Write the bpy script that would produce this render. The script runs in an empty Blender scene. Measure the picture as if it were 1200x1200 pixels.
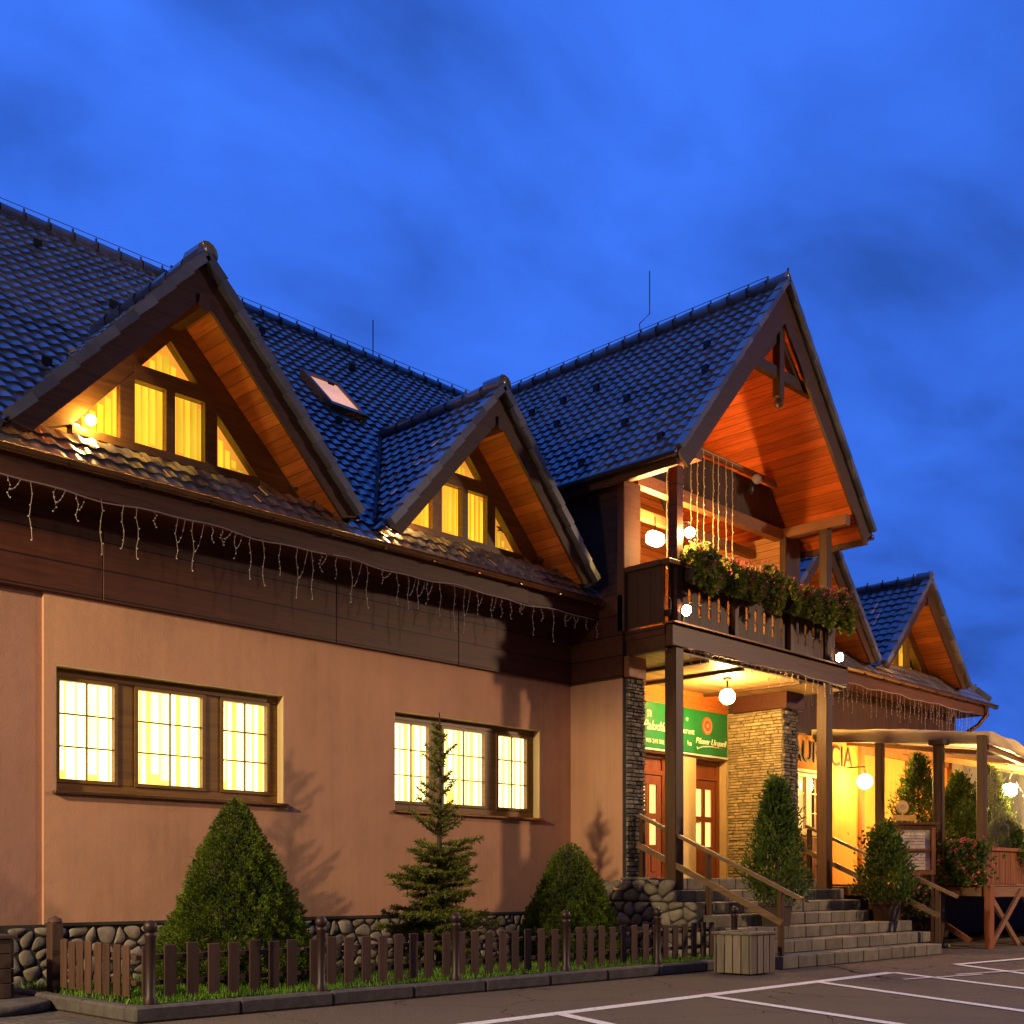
import bpy, math, random
import numpy as np
from mathutils import Vector, Matrix
random.seed(7); rng = np.random.default_rng(7)
R = math.radians
scene = bpy.context.scene
COL = scene.collection

# ------------------------------------------------------------------ camera
EYE = 1.15
cd = bpy.data.cameras.new('camera'); cam = bpy.data.objects.new('camera', cd); COL.objects.link(cam)
cam.location = (0, 0, EYE)
cam.rotation_euler = (R(90), 0, R(-90 + 44.5))
cd.sensor_width = 36; cd.lens = 36 * 1375 / 1200
cd.shift_x = 0; cd.shift_y = 435 / 1200
cd.clip_start = .05; cd.clip_end = 2000
scene.camera = cam

# ------------------------------------------------------------------ world: sky after sunset with thin cloud
w = bpy.data.worlds.new('World'); scene.world = w; w.use_nodes = True
nt = w.node_tree; nt.nodes.clear()
def N(t, **k):
    n = nt.nodes.new(t)
    for a, b in k.items(): setattr(n, a, b)
    return n
L = lambda a, b: nt.links.new(a, b)
out = N('ShaderNodeOutputWorld'); bg = N('ShaderNodeBackground'); L(bg.outputs[0], out.inputs[0])
tc = N('ShaderNodeTexCoord')
sk = N('ShaderNodeTexSky', sky_type='NISHITA'); sk.sun_disc = False
sk.sun_elevation = R(-3.5); sk.sun_rotation = R(60); sk.ozone_density = 3
bw = N('ShaderNodeRGBToBW'); L(sk.outputs[0], bw.inputs[0])
sep = N('ShaderNodeSeparateXYZ'); L(tc.outputs['Generated'], sep.inputs[0])
# cloud layer: direction projected on a flat ceiling
mz = N('ShaderNodeMath', operation='MAXIMUM'); L(sep.outputs[2], mz.inputs[0]); mz.inputs[1].default_value = .02
za = N('ShaderNodeMath', operation='ADD'); L(mz.outputs[0], za.inputs[0]); za.inputs[1].default_value = .25
dv = N('ShaderNodeVectorMath', operation='DIVIDE'); L(tc.outputs['Generated'], dv.inputs[0])
cz = N('ShaderNodeCombineXYZ')
for i in range(3): L(za.outputs[0], cz.inputs[i])
L(cz.outputs[0], dv.inputs[1])
mp = N('ShaderNodeMapping'); mp.inputs['Scale'].default_value = (1.5, 2.2, 1.0); mp.inputs['Rotation'].default_value = (0, 0, R(20))
mp.inputs['Location'].default_value = (3.1, 1.7, 0)
L(dv.outputs[0], mp.inputs[0])
n1 = N('ShaderNodeTexNoise'); n1.inputs['Scale'].default_value = 2.1; n1.inputs['Detail'].default_value = 6; n1.inputs['Roughness'].default_value = .52
n1.inputs['Distortion'].default_value = .35
L(mp.outputs[0], n1.inputs['Vector'])
rp = N('ShaderNodeValToRGB'); L(n1.outputs['Fac'], rp.inputs[0])
rp.color_ramp.elements[0].position = .30; rp.color_ramp.elements[0].color = (.026, .105, .53, 1)
rp.color_ramp.elements[1].position = .66; rp.color_ramp.elements[1].color = (.050, .20, 1.0, 1)
e = rp.color_ramp.elements.new(.49); e.color = (.040, .160, .83, 1)
# brighter over the building, darker behind the viewer and in the right-hand low sky
dt = N('ShaderNodeVectorMath', operation='DOT_PRODUCT'); L(tc.outputs['Generated'], dt.inputs[0])
dt.inputs[1].default_value = (.28, .58, .76)
mr = N('ShaderNodeMapRange'); L(dt.outputs['Value'], mr.inputs[0])
mr.inputs['From Min'].default_value = -.2; mr.inputs['From Max'].default_value = .95
mr.inputs['To Min'].default_value = .10; mr.inputs['To Max'].default_value = 1.0
mx = N('ShaderNodeVectorMath', operation='SCALE'); L(rp.outputs[0], mx.inputs[0]); L(mr.outputs[0], mx.inputs['Scale'])
# a share of the physical twilight sky on top
sc2 = N('ShaderNodeVectorMath', operation='SCALE'); L(sk.outputs[0], sc2.inputs[0]); sc2.inputs['Scale'].default_value = .08
ad = N('ShaderNodeVectorMath', operation='ADD'); L(mx.outputs[0], ad.inputs[0]); L(sc2.outputs[0], ad.inputs[1])
mr3 = N('ShaderNodeMapRange'); L(dt.outputs['Value'], mr3.inputs[0]); mr3.inputs['From Min'].default_value = -.25; mr3.inputs['From Max'].default_value = .35
mxs_ = N('ShaderNodeMix', data_type='RGBA'); L(mr3.outputs[0], mxs_.inputs[0]); mxs_.inputs[6].default_value = (.030, .032, .050, 1); L(ad.outputs[0], mxs_.inputs[7])
L(mxs_.outputs[2], bg.inputs[0]); bg.inputs[1].default_value = 1.0

# ------------------------------------------------------------------ street lamps of the car park (out of frame, warm sodium light), with added fill lights
def lamp(name, loc, power, col, radius, half, tilt=(0, 0, -1)):
    # the hooded lamps shine down and sideways, only the added fills reach the roofs
    l = bpy.data.lights.new(name, 'SPOT'); l.energy = power; l.color = col; l.shadow_soft_size = radius
    l.spot_size = R(2*half); l.spot_blend = .09
    o = bpy.data.objects.new(name, l); o.location = loc; COL.objects.link(o)
    o.rotation_euler = Vector(tilt).to_track_quat('-Z', 'Y').to_euler(); return o
lamp('car_park_light', (25.5, -3.0, 8.2), 3900, (1, .62, .34), .35, 83)
lamp('street_light', (-4.6, 8.4, 6.4), 6000, (1, .74, .36), .2, 84)
lamp('car_park_fill', (25.5, -3.0, 8.6), 3000, (1, .70, .46), .4, 89.9, (-.6, .75, -.1))  # extra light added beside the hooded lamp to brighten roofs and shadows
lamp('street_fill', (-4.6, 8.4, 6.8), 1100, (1, .76, .52), .3, 89.9, (.9, .4, .1))  # added in the same way beside the street lamp

scene.view_settings.view_transform = 'Standard'; scene.view_settings.look = 'None'
scene.view_settings.exposure = 0; scene.view_settings.gamma = 1
cy = scene.cycles
cy.caustics_reflective = False; cy.caustics_refractive = False
cy.max_bounces = 7; cy.diffuse_bounces = 3; cy.glossy_bounces = 3; cy.transparent_max_bounces = 12; cy.transmission_bounces = 4
cy.sample_clamp_indirect = 4; cy.blur_glossy = 1.0

# ------------------------------------------------------------------ materials
def new_mat(name):
    m = bpy.data.materials.new(name); m.use_nodes = True
    return m, m.node_tree, m.node_tree.nodes['Principled BSDF']
def nd(t, k, **kw):
    n = t.nodes.new(k)
    for a, b in kw.items():
        if a in n.inputs: n.inputs[a].default_value = b
        else: setattr(n, a, b)
    return n
def ramp(t, fac, cols):
    r = t.nodes.new('ShaderNodeValToRGB'); t.links.new(fac, r.inputs[0])
    el = r.color_ramp.elements
    while len(el) < len(cols): el.new(.5)
    for e, (p, c) in zip(el, cols): e.position = p; e.color = (*c, 1)
    return r
def mul(c, k): return tuple(min(1, x * k) for x in c)
def coords(t, scale=(1, 1, 1)):
    tcn = t.nodes.new('ShaderNodeTexCoord'); m = t.nodes.new('ShaderNodeMapping'); m.inputs['Scale'].default_value = scale
    t.links.new(tcn.outputs['Object'], m.inputs[0]); return m.outputs[0]
def bump(t, p, h, strength, dist):
    b = t.nodes.new('ShaderNodeBump'); b.inputs['Strength'].default_value = strength; b.inputs['Distance'].default_value = dist
    t.links.new(h, b.inputs['Height']); t.links.new(b.outputs[0], p.inputs['Normal']); return b
def basic(name, col, rough=.6, var=.25, scale=6, bmp=.3, dist=.01, metal=0, spec=.5, rnd=0):
    m, t, p = new_mat(name)
    v = coords(t)
    n = nd(t, 'ShaderNodeTexNoise', Scale=scale, Detail=6, Roughness=.6); t.links.new(v, n.inputs['Vector'])
    r = ramp(t, n.outputs['Fac'], [(.3, mul(col, 1 - var)), (.7, mul(col, 1 + var))])
    c = r.outputs[0]
    if rnd:
        at = nd(t, 'ShaderNodeAttribute', attribute_name='rnd')
        mr_ = nd(t, 'ShaderNodeMapRange'); t.links.new(at.outputs['Fac'], mr_.inputs[0])
        mr_.inputs['To Min'].default_value = 1 - rnd; mr_.inputs['To Max'].default_value = 1 + rnd
        s = nd(t, 'ShaderNodeVectorMath', operation='SCALE'); t.links.new(c, s.inputs[0]); t.links.new(mr_.outputs[0], s.inputs['Scale']); c = s.outputs[0]
    t.links.new(c, p.inputs['Base Color'])
    p.inputs['Roughness'].default_value = rough; p.inputs['Metallic'].default_value = metal; p.inputs['Specular IOR Level'].default_value = spec
    if bmp:
        n2 = nd(t, 'ShaderNodeTexNoise', Scale=scale * 7, Detail=4); t.links.new(v, n2.inputs['Vector'])
        bump(t, p, n2.outputs['Fac'], bmp, dist)
    return m
def wood(name, col, grain='x', joint=None, pitch=.12, rough=.5, var=.35, spec=.4, gap=.06, rnd=0):
    """grain runs along an axis; board joints every `pitch` metres along axis `joint`"""
    m, t, p = new_mat(name)
    sc = {'x': (.9, 14, 14), 'y': (14, .9, 14), 'z': (14, 14, .9)}[grain]
    v = coords(t, sc)
    n = nd(t, 'ShaderNodeTexNoise', Scale=1.6, Detail=7, Roughness=.65, Distortion=.6); t.links.new(v, n.inputs['Vector'])
    r = ramp(t, n.outputs['Fac'], [(.28, mul(col, 1 - var)), (.5, col), (.75, mul(col, 1 + var))])
    c = r.outputs[0]; h = n.outputs['Fac']
    if rnd:
        at = nd(t, 'ShaderNodeAttribute', attribute_name='rnd')
        mr_ = nd(t, 'ShaderNodeMapRange'); t.links.new(at.outputs['Fac'], mr_.inputs[0])
        mr_.inputs['To Min'].default_value = 1 - rnd; mr_.inputs['To Max'].default_value = 1 + rnd
        s = nd(t, 'ShaderNodeVectorMath', operation='SCALE'); t.links.new(c, s.inputs[0]); t.links.new(mr_.outputs[0], s.inputs['Scale']); c = s.outputs[0]
    if joint:
        tcn = t.nodes.new('ShaderNodeTexCoord'); sp = t.nodes.new('ShaderNodeSeparateXYZ'); t.links.new(tcn.outputs['Object'], sp.inputs[0])
        src = sp.outputs['xyz'.index(joint)]
        d = nd(t, 'ShaderNodeMath', operation='DIVIDE'); t.links.new(src, d.inputs[0]); d.inputs[1].default_value = pitch
        fr = nd(t, 'ShaderNodeMath', operation='FRACT'); t.links.new(d.outputs[0], fr.inputs[0])
        fl = nd(t, 'ShaderNodeMath', operation='FLOOR'); t.links.new(d.outputs[0], fl.inputs[0])
        wn = nd(t, 'ShaderNodeTexWhiteNoise', noise_dimensions='1D'); t.links.new(fl.outputs[0], wn.inputs['W'])
        mr2 = nd(t, 'ShaderNodeMapRange'); t.links.new(wn.outputs['Value'], mr2.inputs[0]); mr2.inputs['To Min'].default_value = .78; mr2.inputs['To Max'].default_value = 1.2
        s2 = nd(t, 'ShaderNodeVectorMath', operation='SCALE'); t.links.new(c, s2.inputs[0]); t.links.new(mr2.outputs[0], s2.inputs['Scale'])
        gt = nd(t, 'ShaderNodeMath', operation='GREATER_THAN'); t.links.new(fr.outputs[0], gt.inputs[0]); gt.inputs[1].default_value = gap
        mxx = nd(t, 'ShaderNodeMix', data_type='RGBA'); t.links.new(gt.outputs[0], mxx.inputs[0])
        mxx.inputs[6].default_value = (*mul(col, .18), 1); t.links.new(s2.outputs[0], mxx.inputs[7]); c = mxx.outputs[2]
        hm = nd(t, 'ShaderNodeMath', operation='MULTIPLY_ADD'); t.links.new(gt.outputs[0], hm.inputs[0]); hm.inputs[1].default_value = 1.5; t.links.new(h, hm.inputs[2]); h = hm.outputs[0]
    t.links.new(c, p.inputs['Base Color']); p.inputs['Roughness'].default_value = rough; p.inputs['Specular IOR Level'].default_value = spec
    bump(t, p, h, .35, .006)
    return m
def emit(name, col, s, var=0):
    m, t, p = new_mat(name)
    p.inputs['Base Color'].default_value = (*col, 1); p.inputs['Emission Color'].default_value = (*col, 1); p.inputs['Emission Strength'].default_value = s
    if var:
        v = coords(t); n = nd(t, 'ShaderNodeTexNoise', Scale=1.7, Detail=2); t.links.new(v, n.inputs['Vector'])
        mr_ = nd(t, 'ShaderNodeMapRange'); t.links.new(n.outputs['Fac'], mr_.inputs[0]); mr_.inputs['From Min'].default_value = .3; mr_.inputs['From Max'].default_value = .7
        mr_.inputs['To Min'].default_value = s * (1 - var); mr_.inputs['To Max'].default_value = s * (1 + var)
        t.links.new(mr_.outputs[0], p.inputs['Emission Strength'])
    return m
def slat_variation(m, lo, hi):
    t = m.node_tree; p = t.nodes['Principled BSDF']; at = nd(t, 'ShaderNodeAttribute', attribute_name='rnd')
    r = nd(t, 'ShaderNodeMapRange'); t.links.new(at.outputs['Fac'], r.inputs[0]); r.inputs['To Min'].default_value = lo; r.inputs['To Max'].default_value = hi
    vv = coords(t, (1, 1, .35)); n = nd(t, 'ShaderNodeTexNoise', Scale=2.3, Detail=2); t.links.new(vv, n.inputs['Vector'])
    a = nd(t, 'ShaderNodeMapRange'); t.links.new(n.outputs['Fac'], a.inputs[0]); a.inputs['From Min'].default_value = .3; a.inputs['From Max'].default_value = .7; a.inputs['To Min'].default_value = .7; a.inputs['To Max'].default_value = 1.25
    mm = nd(t, 'ShaderNodeMath', operation='MULTIPLY'); t.links.new(r.outputs[0], mm.inputs[0]); t.links.new(a.outputs[0], mm.inputs[1]); t.links.new(mm.outputs[0], p.inputs['Emission Strength'])
def glass(name, tint=(1, 1, 1), gloss=.12, rough=.02):
    m = bpy.data.materials.new(name); m.use_nodes = True; t = m.node_tree; t.nodes.clear()
    o = t.nodes.new('ShaderNodeOutputMaterial'); mx_ = t.nodes.new('ShaderNodeMixShader'); mx_.inputs[0].default_value = gloss
    tr = t.nodes.new('ShaderNodeBsdfTransparent'); tr.inputs[0].default_value = (*tint, 1)
    gl = t.nodes.new('ShaderNodeBsdfGlossy'); gl.inputs['Roughness'].default_value = rough
    t.links.new(tr.outputs[0], mx_.inputs[1]); t.links.new(gl.outputs[0], mx_.inputs[2]); t.links.new(mx_.outputs[0], o.inputs[0])
    return m
def leaf(name, c1, c2, rough=.55, scale=5):
    m, t, p = new_mat(name)
    v = coords(t); n = nd(t, 'ShaderNodeTexNoise', Scale=scale, Detail=3); t.links.new(v, n.inputs['Vector'])
    at = nd(t, 'ShaderNodeAttribute', attribute_name='rnd')
    a = nd(t, 'ShaderNodeMath', operation='MULTIPLY_ADD'); t.links.new(at.outputs['Fac'], a.inputs[0]); a.inputs[1].default_value = .5
    t.links.new(n.outputs['Fac'], a.inputs[2])
    r = ramp(t, a.outputs[0], [(.45, c1), (1.0, c2)]); t.links.new(r.outputs[0], p.inputs['Base Color'])
    p.inputs['Roughness'].default_value = rough; p.inputs['Specular IOR Level'].default_value = .3
    # light passes through thin leaves
    tl = t.nodes.new('ShaderNodeBsdfTranslucent'); t.links.new(r.outputs[0], tl.inputs[0])
    mxs = t.nodes.new('ShaderNodeMixShader'); mxs.inputs[0].default_value = .25
    o = t.nodes['Material Output']; t.links.new(p.outputs[0], mxs.inputs[1]); t.links.new(tl.outputs[0], mxs.inputs[2]); t.links.new(mxs.outputs[0], o.inputs[0])
    return m
def plaster(name, col):
    m, t, p = new_mat(name); v = coords(t)
    n = nd(t, 'ShaderNodeTexNoise', Scale=.7, Detail=8, Roughness=.65); t.links.new(v, n.inputs['Vector'])
    vs = coords(t, (5, 5, .35)); n3 = nd(t, 'ShaderNodeTexNoise', Scale=1.0, Detail=6, Roughness=.7); t.links.new(vs, n3.inputs['Vector'])
    a = nd(t, 'ShaderNodeMath', operation='MULTIPLY_ADD'); t.links.new(n3.outputs['Fac'], a.inputs[0]); a.inputs[1].default_value = .6; t.links.new(n.outputs['Fac'], a.inputs[2])
    r = ramp(t, a.outputs[0], [(.5, mul(col, .74)), (.78, col), (1.0, mul(col, 1.12))]); t.links.new(r.outputs[0], p.inputs['Base Color'])
    n2 = nd(t, 'ShaderNodeTexNoise', Scale=60, Detail=6, Roughness=.7); t.links.new(v, n2.inputs['Vector'])
    n4 = nd(t, 'ShaderNodeTexNoise', Scale=5, Detail=3); t.links.new(v, n4.inputs['Vector'])
    a2 = nd(t, 'ShaderNodeMath', operation='MULTIPLY_ADD'); t.links.new(n4.outputs['Fac'], a2.inputs[0]); a2.inputs[1].default_value = 1.5; t.links.new(n2.outputs['Fac'], a2.inputs[2])
    bump(t, p, a2.outputs[0], .5, .012); p.inputs['Roughness'].default_value = .9; p.inputs['Specular IOR Level'].default_value = .15
    return m

M = {}
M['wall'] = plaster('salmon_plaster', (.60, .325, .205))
M['wall_shade_tint'] = plaster('shade_tinted_plaster', (.40, .215, .165))  # salmon plaster with the shade of the left end put into its colour
M['cream'] = plaster('cream_plaster', (.70, .52, .27))
M['orange_wall'] = plaster('orange_plaster', (.64, .25, .065))
M['wood_dark'] = wood('dark_stained_boards', (.085, .024, .012), 'x', 'z', .30, rough=.55)
M['wood_dark_v'] = wood('dark_upright_boards', (.070, .030, .017), 'z', 'x', .14, rough=.55)
M['wood_wing'] = wood('dark_wing_boards', (.060, .025, .016), 'y', 'z', .16, rough=.6)
M['wood_beam'] = wood('brown_beam_wood', (.095, .036, .015), 'x', rough=.5)
M['wood_beam_y'] = wood('brown_beam_wood_deep', (.30, .115, .045), 'y', rough=.5)
M['wood_post'] = wood('brown_post_wood', (.085, .038, .016), 'z', rough=.5)
M['wood_fascia'] = wood('fascia_wood', (.12, .046, .022), 'x', rough=.55)
M['soffit'] = wood('orange_soffit_boards', (.60, .165, .030), 'y', 'z', .105, rough=.38, gap=.05)
M['soffit_gable'] = wood('red_soffit_boards', (.66, .13, .020), 'y', 'z', .12, rough=.33, gap=.05)
M['log_wall'] = wood('honey_log_boards', (.56, .25, .08), 'y', 'z', .13, rough=.5, gap=.07)
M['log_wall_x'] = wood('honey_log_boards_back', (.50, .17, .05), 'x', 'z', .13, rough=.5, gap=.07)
M['ceiling'] = wood('pale_ceiling_boards', (.55, .34, .15), 'x', 'y', .11, rough=.45, gap=.07)
M['window_wood'] = wood('window_frame_wood', (.21, .105, .028), 'x', rough=.4)
M['door_wood'] = wood('red_door_wood', (.24, .065, .022), 'z', rough=.4)
M['rail_wood'] = wood('rail_wood', (.20, .115, .055), 'y', rough=.5)
M['terrace_wood'] = wood('terrace_post_wood', (.30, .10, .035), 'z', rough=.5)
M['terrace_beam'] = wood('terrace_beam_wood', (.26, .13, .06), 'x', rough=.55)
M['panel_wood'] = wood('panel_wood', (.28, .105, .035), 'z', 'x', .09, rough=.5)
M['picket'] = wood('picket_wood', (.085, .042, .028), 'z', rough=.7, rnd=.3)
M['bin_wood'] = wood('weathered_bin_wood', (.23, .185, .14), 'z', rough=.8, rnd=.25)
M['tile'] = basic('dark_roof_tile', (.15, .145, .155), .30, .3, 2.5, .15, .004, spec=.9, rnd=.4)
M['tile'].node_tree.nodes['Principled BSDF'].inputs['Coat Weight'].default_value = .6
M['tile'].node_tree.nodes['Principled BSDF'].inputs['Coat Roughness'].default_value = .22
M['metal'] = basic('brown_gutter_metal', (.30, .17, .085), .25, .2, 4, .05, metal=.85)
M['valley'] = basic('grey_valley_sheet', (.10, .105, .12), .35, .15, 3, .05, metal=.5)
M['iron'] = basic('dark_red_iron', (.028, .011, .010), .5, .2, 8, .1)
M['black'] = basic('black_fitting', (.012, .012, .012), .4, .2, 8, .1)
M['stone'] = basic('river_stone', (.25, .21, .165), .8, .3, 9, .5, .006, rnd=.35)
M['mortar'] = basic('dark_mortar', (.045, .038, .033), .95, .3, 14, .6, .01)
M['ledge'] = basic('ledge_stone', (.17, .145, .12), .85, .35, 16, .7, .008, rnd=.6)
M['cream_stone'] = basic('cream_ledge_stone', (.46, .36, .19), .85, .25, 14, .6, .006, rnd=.22)
M['step'] = basic('grey_step_stone', (.19, .165, .12), .8, .3, 5, .5, .006, rnd=.18)
M['joint'] = basic('step_joint', (.08, .07, .055), .9, .2, 9, .3)
M['kerb'] = basic('kerb_concrete', (.095, .082, .075), .85, .35, 8, .6, .008)
M['white_paint'] = basic('worn_white_paint', (.74, .70, .68), .7, .12, 30, .2, .003)
def worn_paint():
    m = M['white_paint']; t = m.node_tree; p = t.nodes['Principled BSDF']; v = coords(t)
    n = nd(t, 'ShaderNodeTexNoise', Scale=22, Detail=7, Roughness=.8); t.links.new(v, n.inputs['Vector'])
    r = ramp(t, n.outputs['Fac'], [(.34, (.10, .08, .065)), (.42, (.66, .61, .57)), (.55, (.86, .82, .78))]); t.links.new(r.outputs[0], p.inputs['Base Color'])
worn_paint()
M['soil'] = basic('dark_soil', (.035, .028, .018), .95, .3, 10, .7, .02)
M['conifer'] = leaf('dwarf_spruce_needles', (.020, .05, .006), (.21, .29, .028))
M['spruce'] = leaf('spruce_needles', (.05, .085, .014), (.28, .28, .05))
M['thuja'] = leaf('thuja_sprays', (.03, .075, .012), (.15, .21, .03))
M['grassm'] = leaf('lawn_grass', (.05, .14, .01), (.20, .38, .03))
M['gera'] = leaf('geranium_leaves', (.10, .15, .015), (.36, .38, .06))
M['bark'] = basic('bark', (.075, .050, .034), .9, .4, 18, .8, .01)
M['pink'] = basic('pink_petals', (.62, .13, .15), .6, .35, 30, 0, rnd=.5)
M['red'] = basic('rose_petals', (.60, .12, .14), .6, .35, 30, 0, rnd=.5)
M['pot'] = basic('dark_planter', (.060, .035, .025), .6, .2, 6, .2)
M['green'] = basic('green_sign_board', (.010, .17, .045), .35, .12, 1.5, .05)
M['letter'] = basic('cream_lettering', (.85, .80, .62), .5, .05, 5, 0)
M['dark_letter'] = basic('dark_lettering', (.05, .022, .012), .5, .1, 5, 0)
M['seal_red'] = basic('red_seal', (.62, .07, .035), .4, .1, 5, 0)
M['seal_gold'] = basic('gold_seal', (.70, .42, .13), .35, .1, 5, 0, metal=.3)
M['white_frame'] = basic('cream_window_paint', (.70, .56, .36), .5, .1, 5, .05)
M['wire'] = basic('pale_light_wire', (.42, .32, .27), .5, .1, 5, 0)
M['bulb'] = basic('clear_bulb', (.55, .48, .42), .2, .1, 5, 0)
M['gold_wire'] = basic('light_curtain_wire', (.85, .62, .30), .4, .1, 5, 0)
M['canopy'] = basic('canopy_fabric', (.46, .38, .29), .75, .15, 2.5, .25, .02)
M['paper'] = basic('menu_paper', (.75, .60, .50), .6, .25, 11, 0)
M['white_plastic'] = basic('white_plastic', (.75, .72, .68), .4, .05, 5, 0)
M['glass'] = glass('window_glass', (1, .98, .92), .06)
M['foil'] = glass('clear_plastic_sheet', (.95, .93, .88), .07, .15)
M['lit'] = emit('lit_blind_white', (1, .93, .50), 2.5, .12)
M['lit_back'] = emit('lit_room_white', (1, .70, .13), 1.1, .4)
M['lit_y'] = emit('lit_blind_yellow', (1, .74, .045), 1.0, .2)
M['lit_y_back'] = emit('lit_room_yellow', (1, .42, .05), .75, .3)
M['lit_door'] = emit('lit_door_glass', (1, .66, .22), 1.3, .2)
slat_variation(M['lit'], 1.9, 3.8); slat_variation(M['lit_y'], .7, 1.15)
M['lit_sky'] = emit('lit_skylight', (1, .48, .28), .75, .15)
M['lamp_globe'] = emit('porch_globe', (1, .58, .17), 560)
M['lamp_small'] = emit('bulb_glow', (1, .60, .20), 700)
M['lamp_spot'] = emit('floodlight_glow', (1, .74, .36), 220)
M['lamp_wall'] = emit('wall_globe', (1, .60, .14), 300)
M['lamp_lantern'] = emit('lantern_globe', (1, .66, .18), 1300)
M['lamp_dormer'] = emit('dormer_glow', (1, .62, .18), 230)
M['lamp_loggia'] = emit('loggia_lamp', (1, .58, .18), 470)

def foil_veil():
    t = M['foil'].node_tree; o = [n for n in t.nodes if n.type == 'OUTPUT_MATERIAL'][0]; m0 = [n for n in t.nodes if n.type == 'MIX_SHADER'][0]
    tl = t.nodes.new('ShaderNodeBsdfTranslucent'); tl.inputs[0].default_value = (.85, .80, .70, 1); mx_ = t.nodes.new('ShaderNodeMixShader'); mx_.inputs[0].default_value = .10
    m0.inputs[0].default_value = .10
    for l in list(o.inputs[0].links): t.links.remove(l)
    t.links.new(m0.outputs[0], mx_.inputs[1]); t.links.new(tl.outputs[0], mx_.inputs[2]); t.links.new(mx_.outputs[0], o.inputs[0])
foil_veil()
def canopy_translucent():
    t = M['canopy'].node_tree; p = t.nodes['Principled BSDF']; o = t.nodes['Material Output']
    tl = t.nodes.new('ShaderNodeBsdfTranslucent'); tl.inputs[0].default_value = (.75, .60, .40, 1)
    mxs = t.nodes.new('ShaderNodeMixShader'); mxs.inputs[0].default_value = .4
    t.links.new(p.outputs[0], mxs.inputs[1]); t.links.new(tl.outputs[0], mxs.inputs[2]); t.links.new(mxs.outputs[0], o.inputs[0])
canopy_translucent()

def asphalt():
    m, t, p = new_mat('asphalt'); v = coords(t)
    n = nd(t, 'ShaderNodeTexNoise', Scale=.9, Detail=8, Roughness=.72); t.links.new(v, n.inputs['Vector'])
    n2 = nd(t, 'ShaderNodeTexNoise', Scale=38, Detail=5, Roughness=.85); t.links.new(v, n2.inputs['Vector'])
    vo = nd(t, 'ShaderNodeTexVoronoi', Scale=75); t.links.new(v, vo.inputs['Vector'])
    a = nd(t, 'ShaderNodeMath', operation='MULTIPLY_ADD'); t.links.new(n2.outputs['Fac'], a.inputs[0]); a.inputs[1].default_value = 1.6; t.links.new(n.outputs['Fac'], a.inputs[2])
    r = ramp(t, a.outputs[0], [(.95, (.012, .009, .006)), (1.25, (.022, .017, .012)), (1.5, (.050, .038, .027)), (1.75, (.16, .125, .09))]); c = r.outputs[0]
    vc = nd(t, 'ShaderNodeTexVoronoi', Scale=.55, feature='DISTANCE_TO_EDGE'); nv_ = coords(t)
    nz = nd(t, 'ShaderNodeTexNoise', Scale=3, Detail=4); t.links.new(nv_, nz.inputs['Vector'])
    am = nd(t, 'ShaderNodeVectorMath', operation='MULTIPLY_ADD'); t.links.new(nz.outputs['Color'], am.inputs[0]); am.inputs[1].default_value = (.5,.5,0); t.links.new(nv_, am.inputs[2]); t.links.new(am.outputs[0], vc.inputs['Vector'])
    lt = nd(t, 'ShaderNodeMath', operation='LESS_THAN'); t.links.new(vc.outputs['Distance'], lt.inputs[0]); lt.inputs[1].default_value = .0028
    mxx = nd(t, 'ShaderNodeMix', data_type='RGBA'); t.links.new(lt.outputs[0], mxx.inputs[0]); t.links.new(c, mxx.inputs[6]); mxx.inputs[7].default_value = (.014, .011, .008, 1)
    t.links.new(mxx.outputs[2], p.inputs['Base Color'])
    rr = ramp(t, n.outputs['Fac'], [(.35, (.7, .7, .7)), (.65, (.95, .95, .95))]); t.links.new(rr.outputs[0], p.inputs['Roughness'])
    bump(t, p, vo.outputs['Distance'], .9, .012); p.inputs['Specular IOR Level'].default_value = .1
    return m
M['asphalt'] = asphalt()
def cobble():
    m, t, p = new_mat('cobble_paving'); v = coords(t, (1, 1, 0))
    b = nd(t, 'ShaderNodeTexBrick', Scale=1.0); b.inputs['Brick Width'].default_value = .2; b.inputs['Row Height'].default_value = .1; b.inputs['Mortar Size'].default_value = .008
    b.inputs['Color1'].default_value = (.16, .14, .125, 1); b.inputs['Color2'].default_value = (.09, .08, .075, 1); b.inputs['Mortar'].default_value = (.02, .018, .016, 1)
    t.links.new(v, b.inputs['Vector']); t.links.new(b.outputs['Color'], p.inputs['Base Color'])
    bump(t, p, b.outputs['Fac'], -.8, .012); p.inputs['Roughness'].default_value = .6
    return m
M['cobble'] = cobble()

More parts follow.
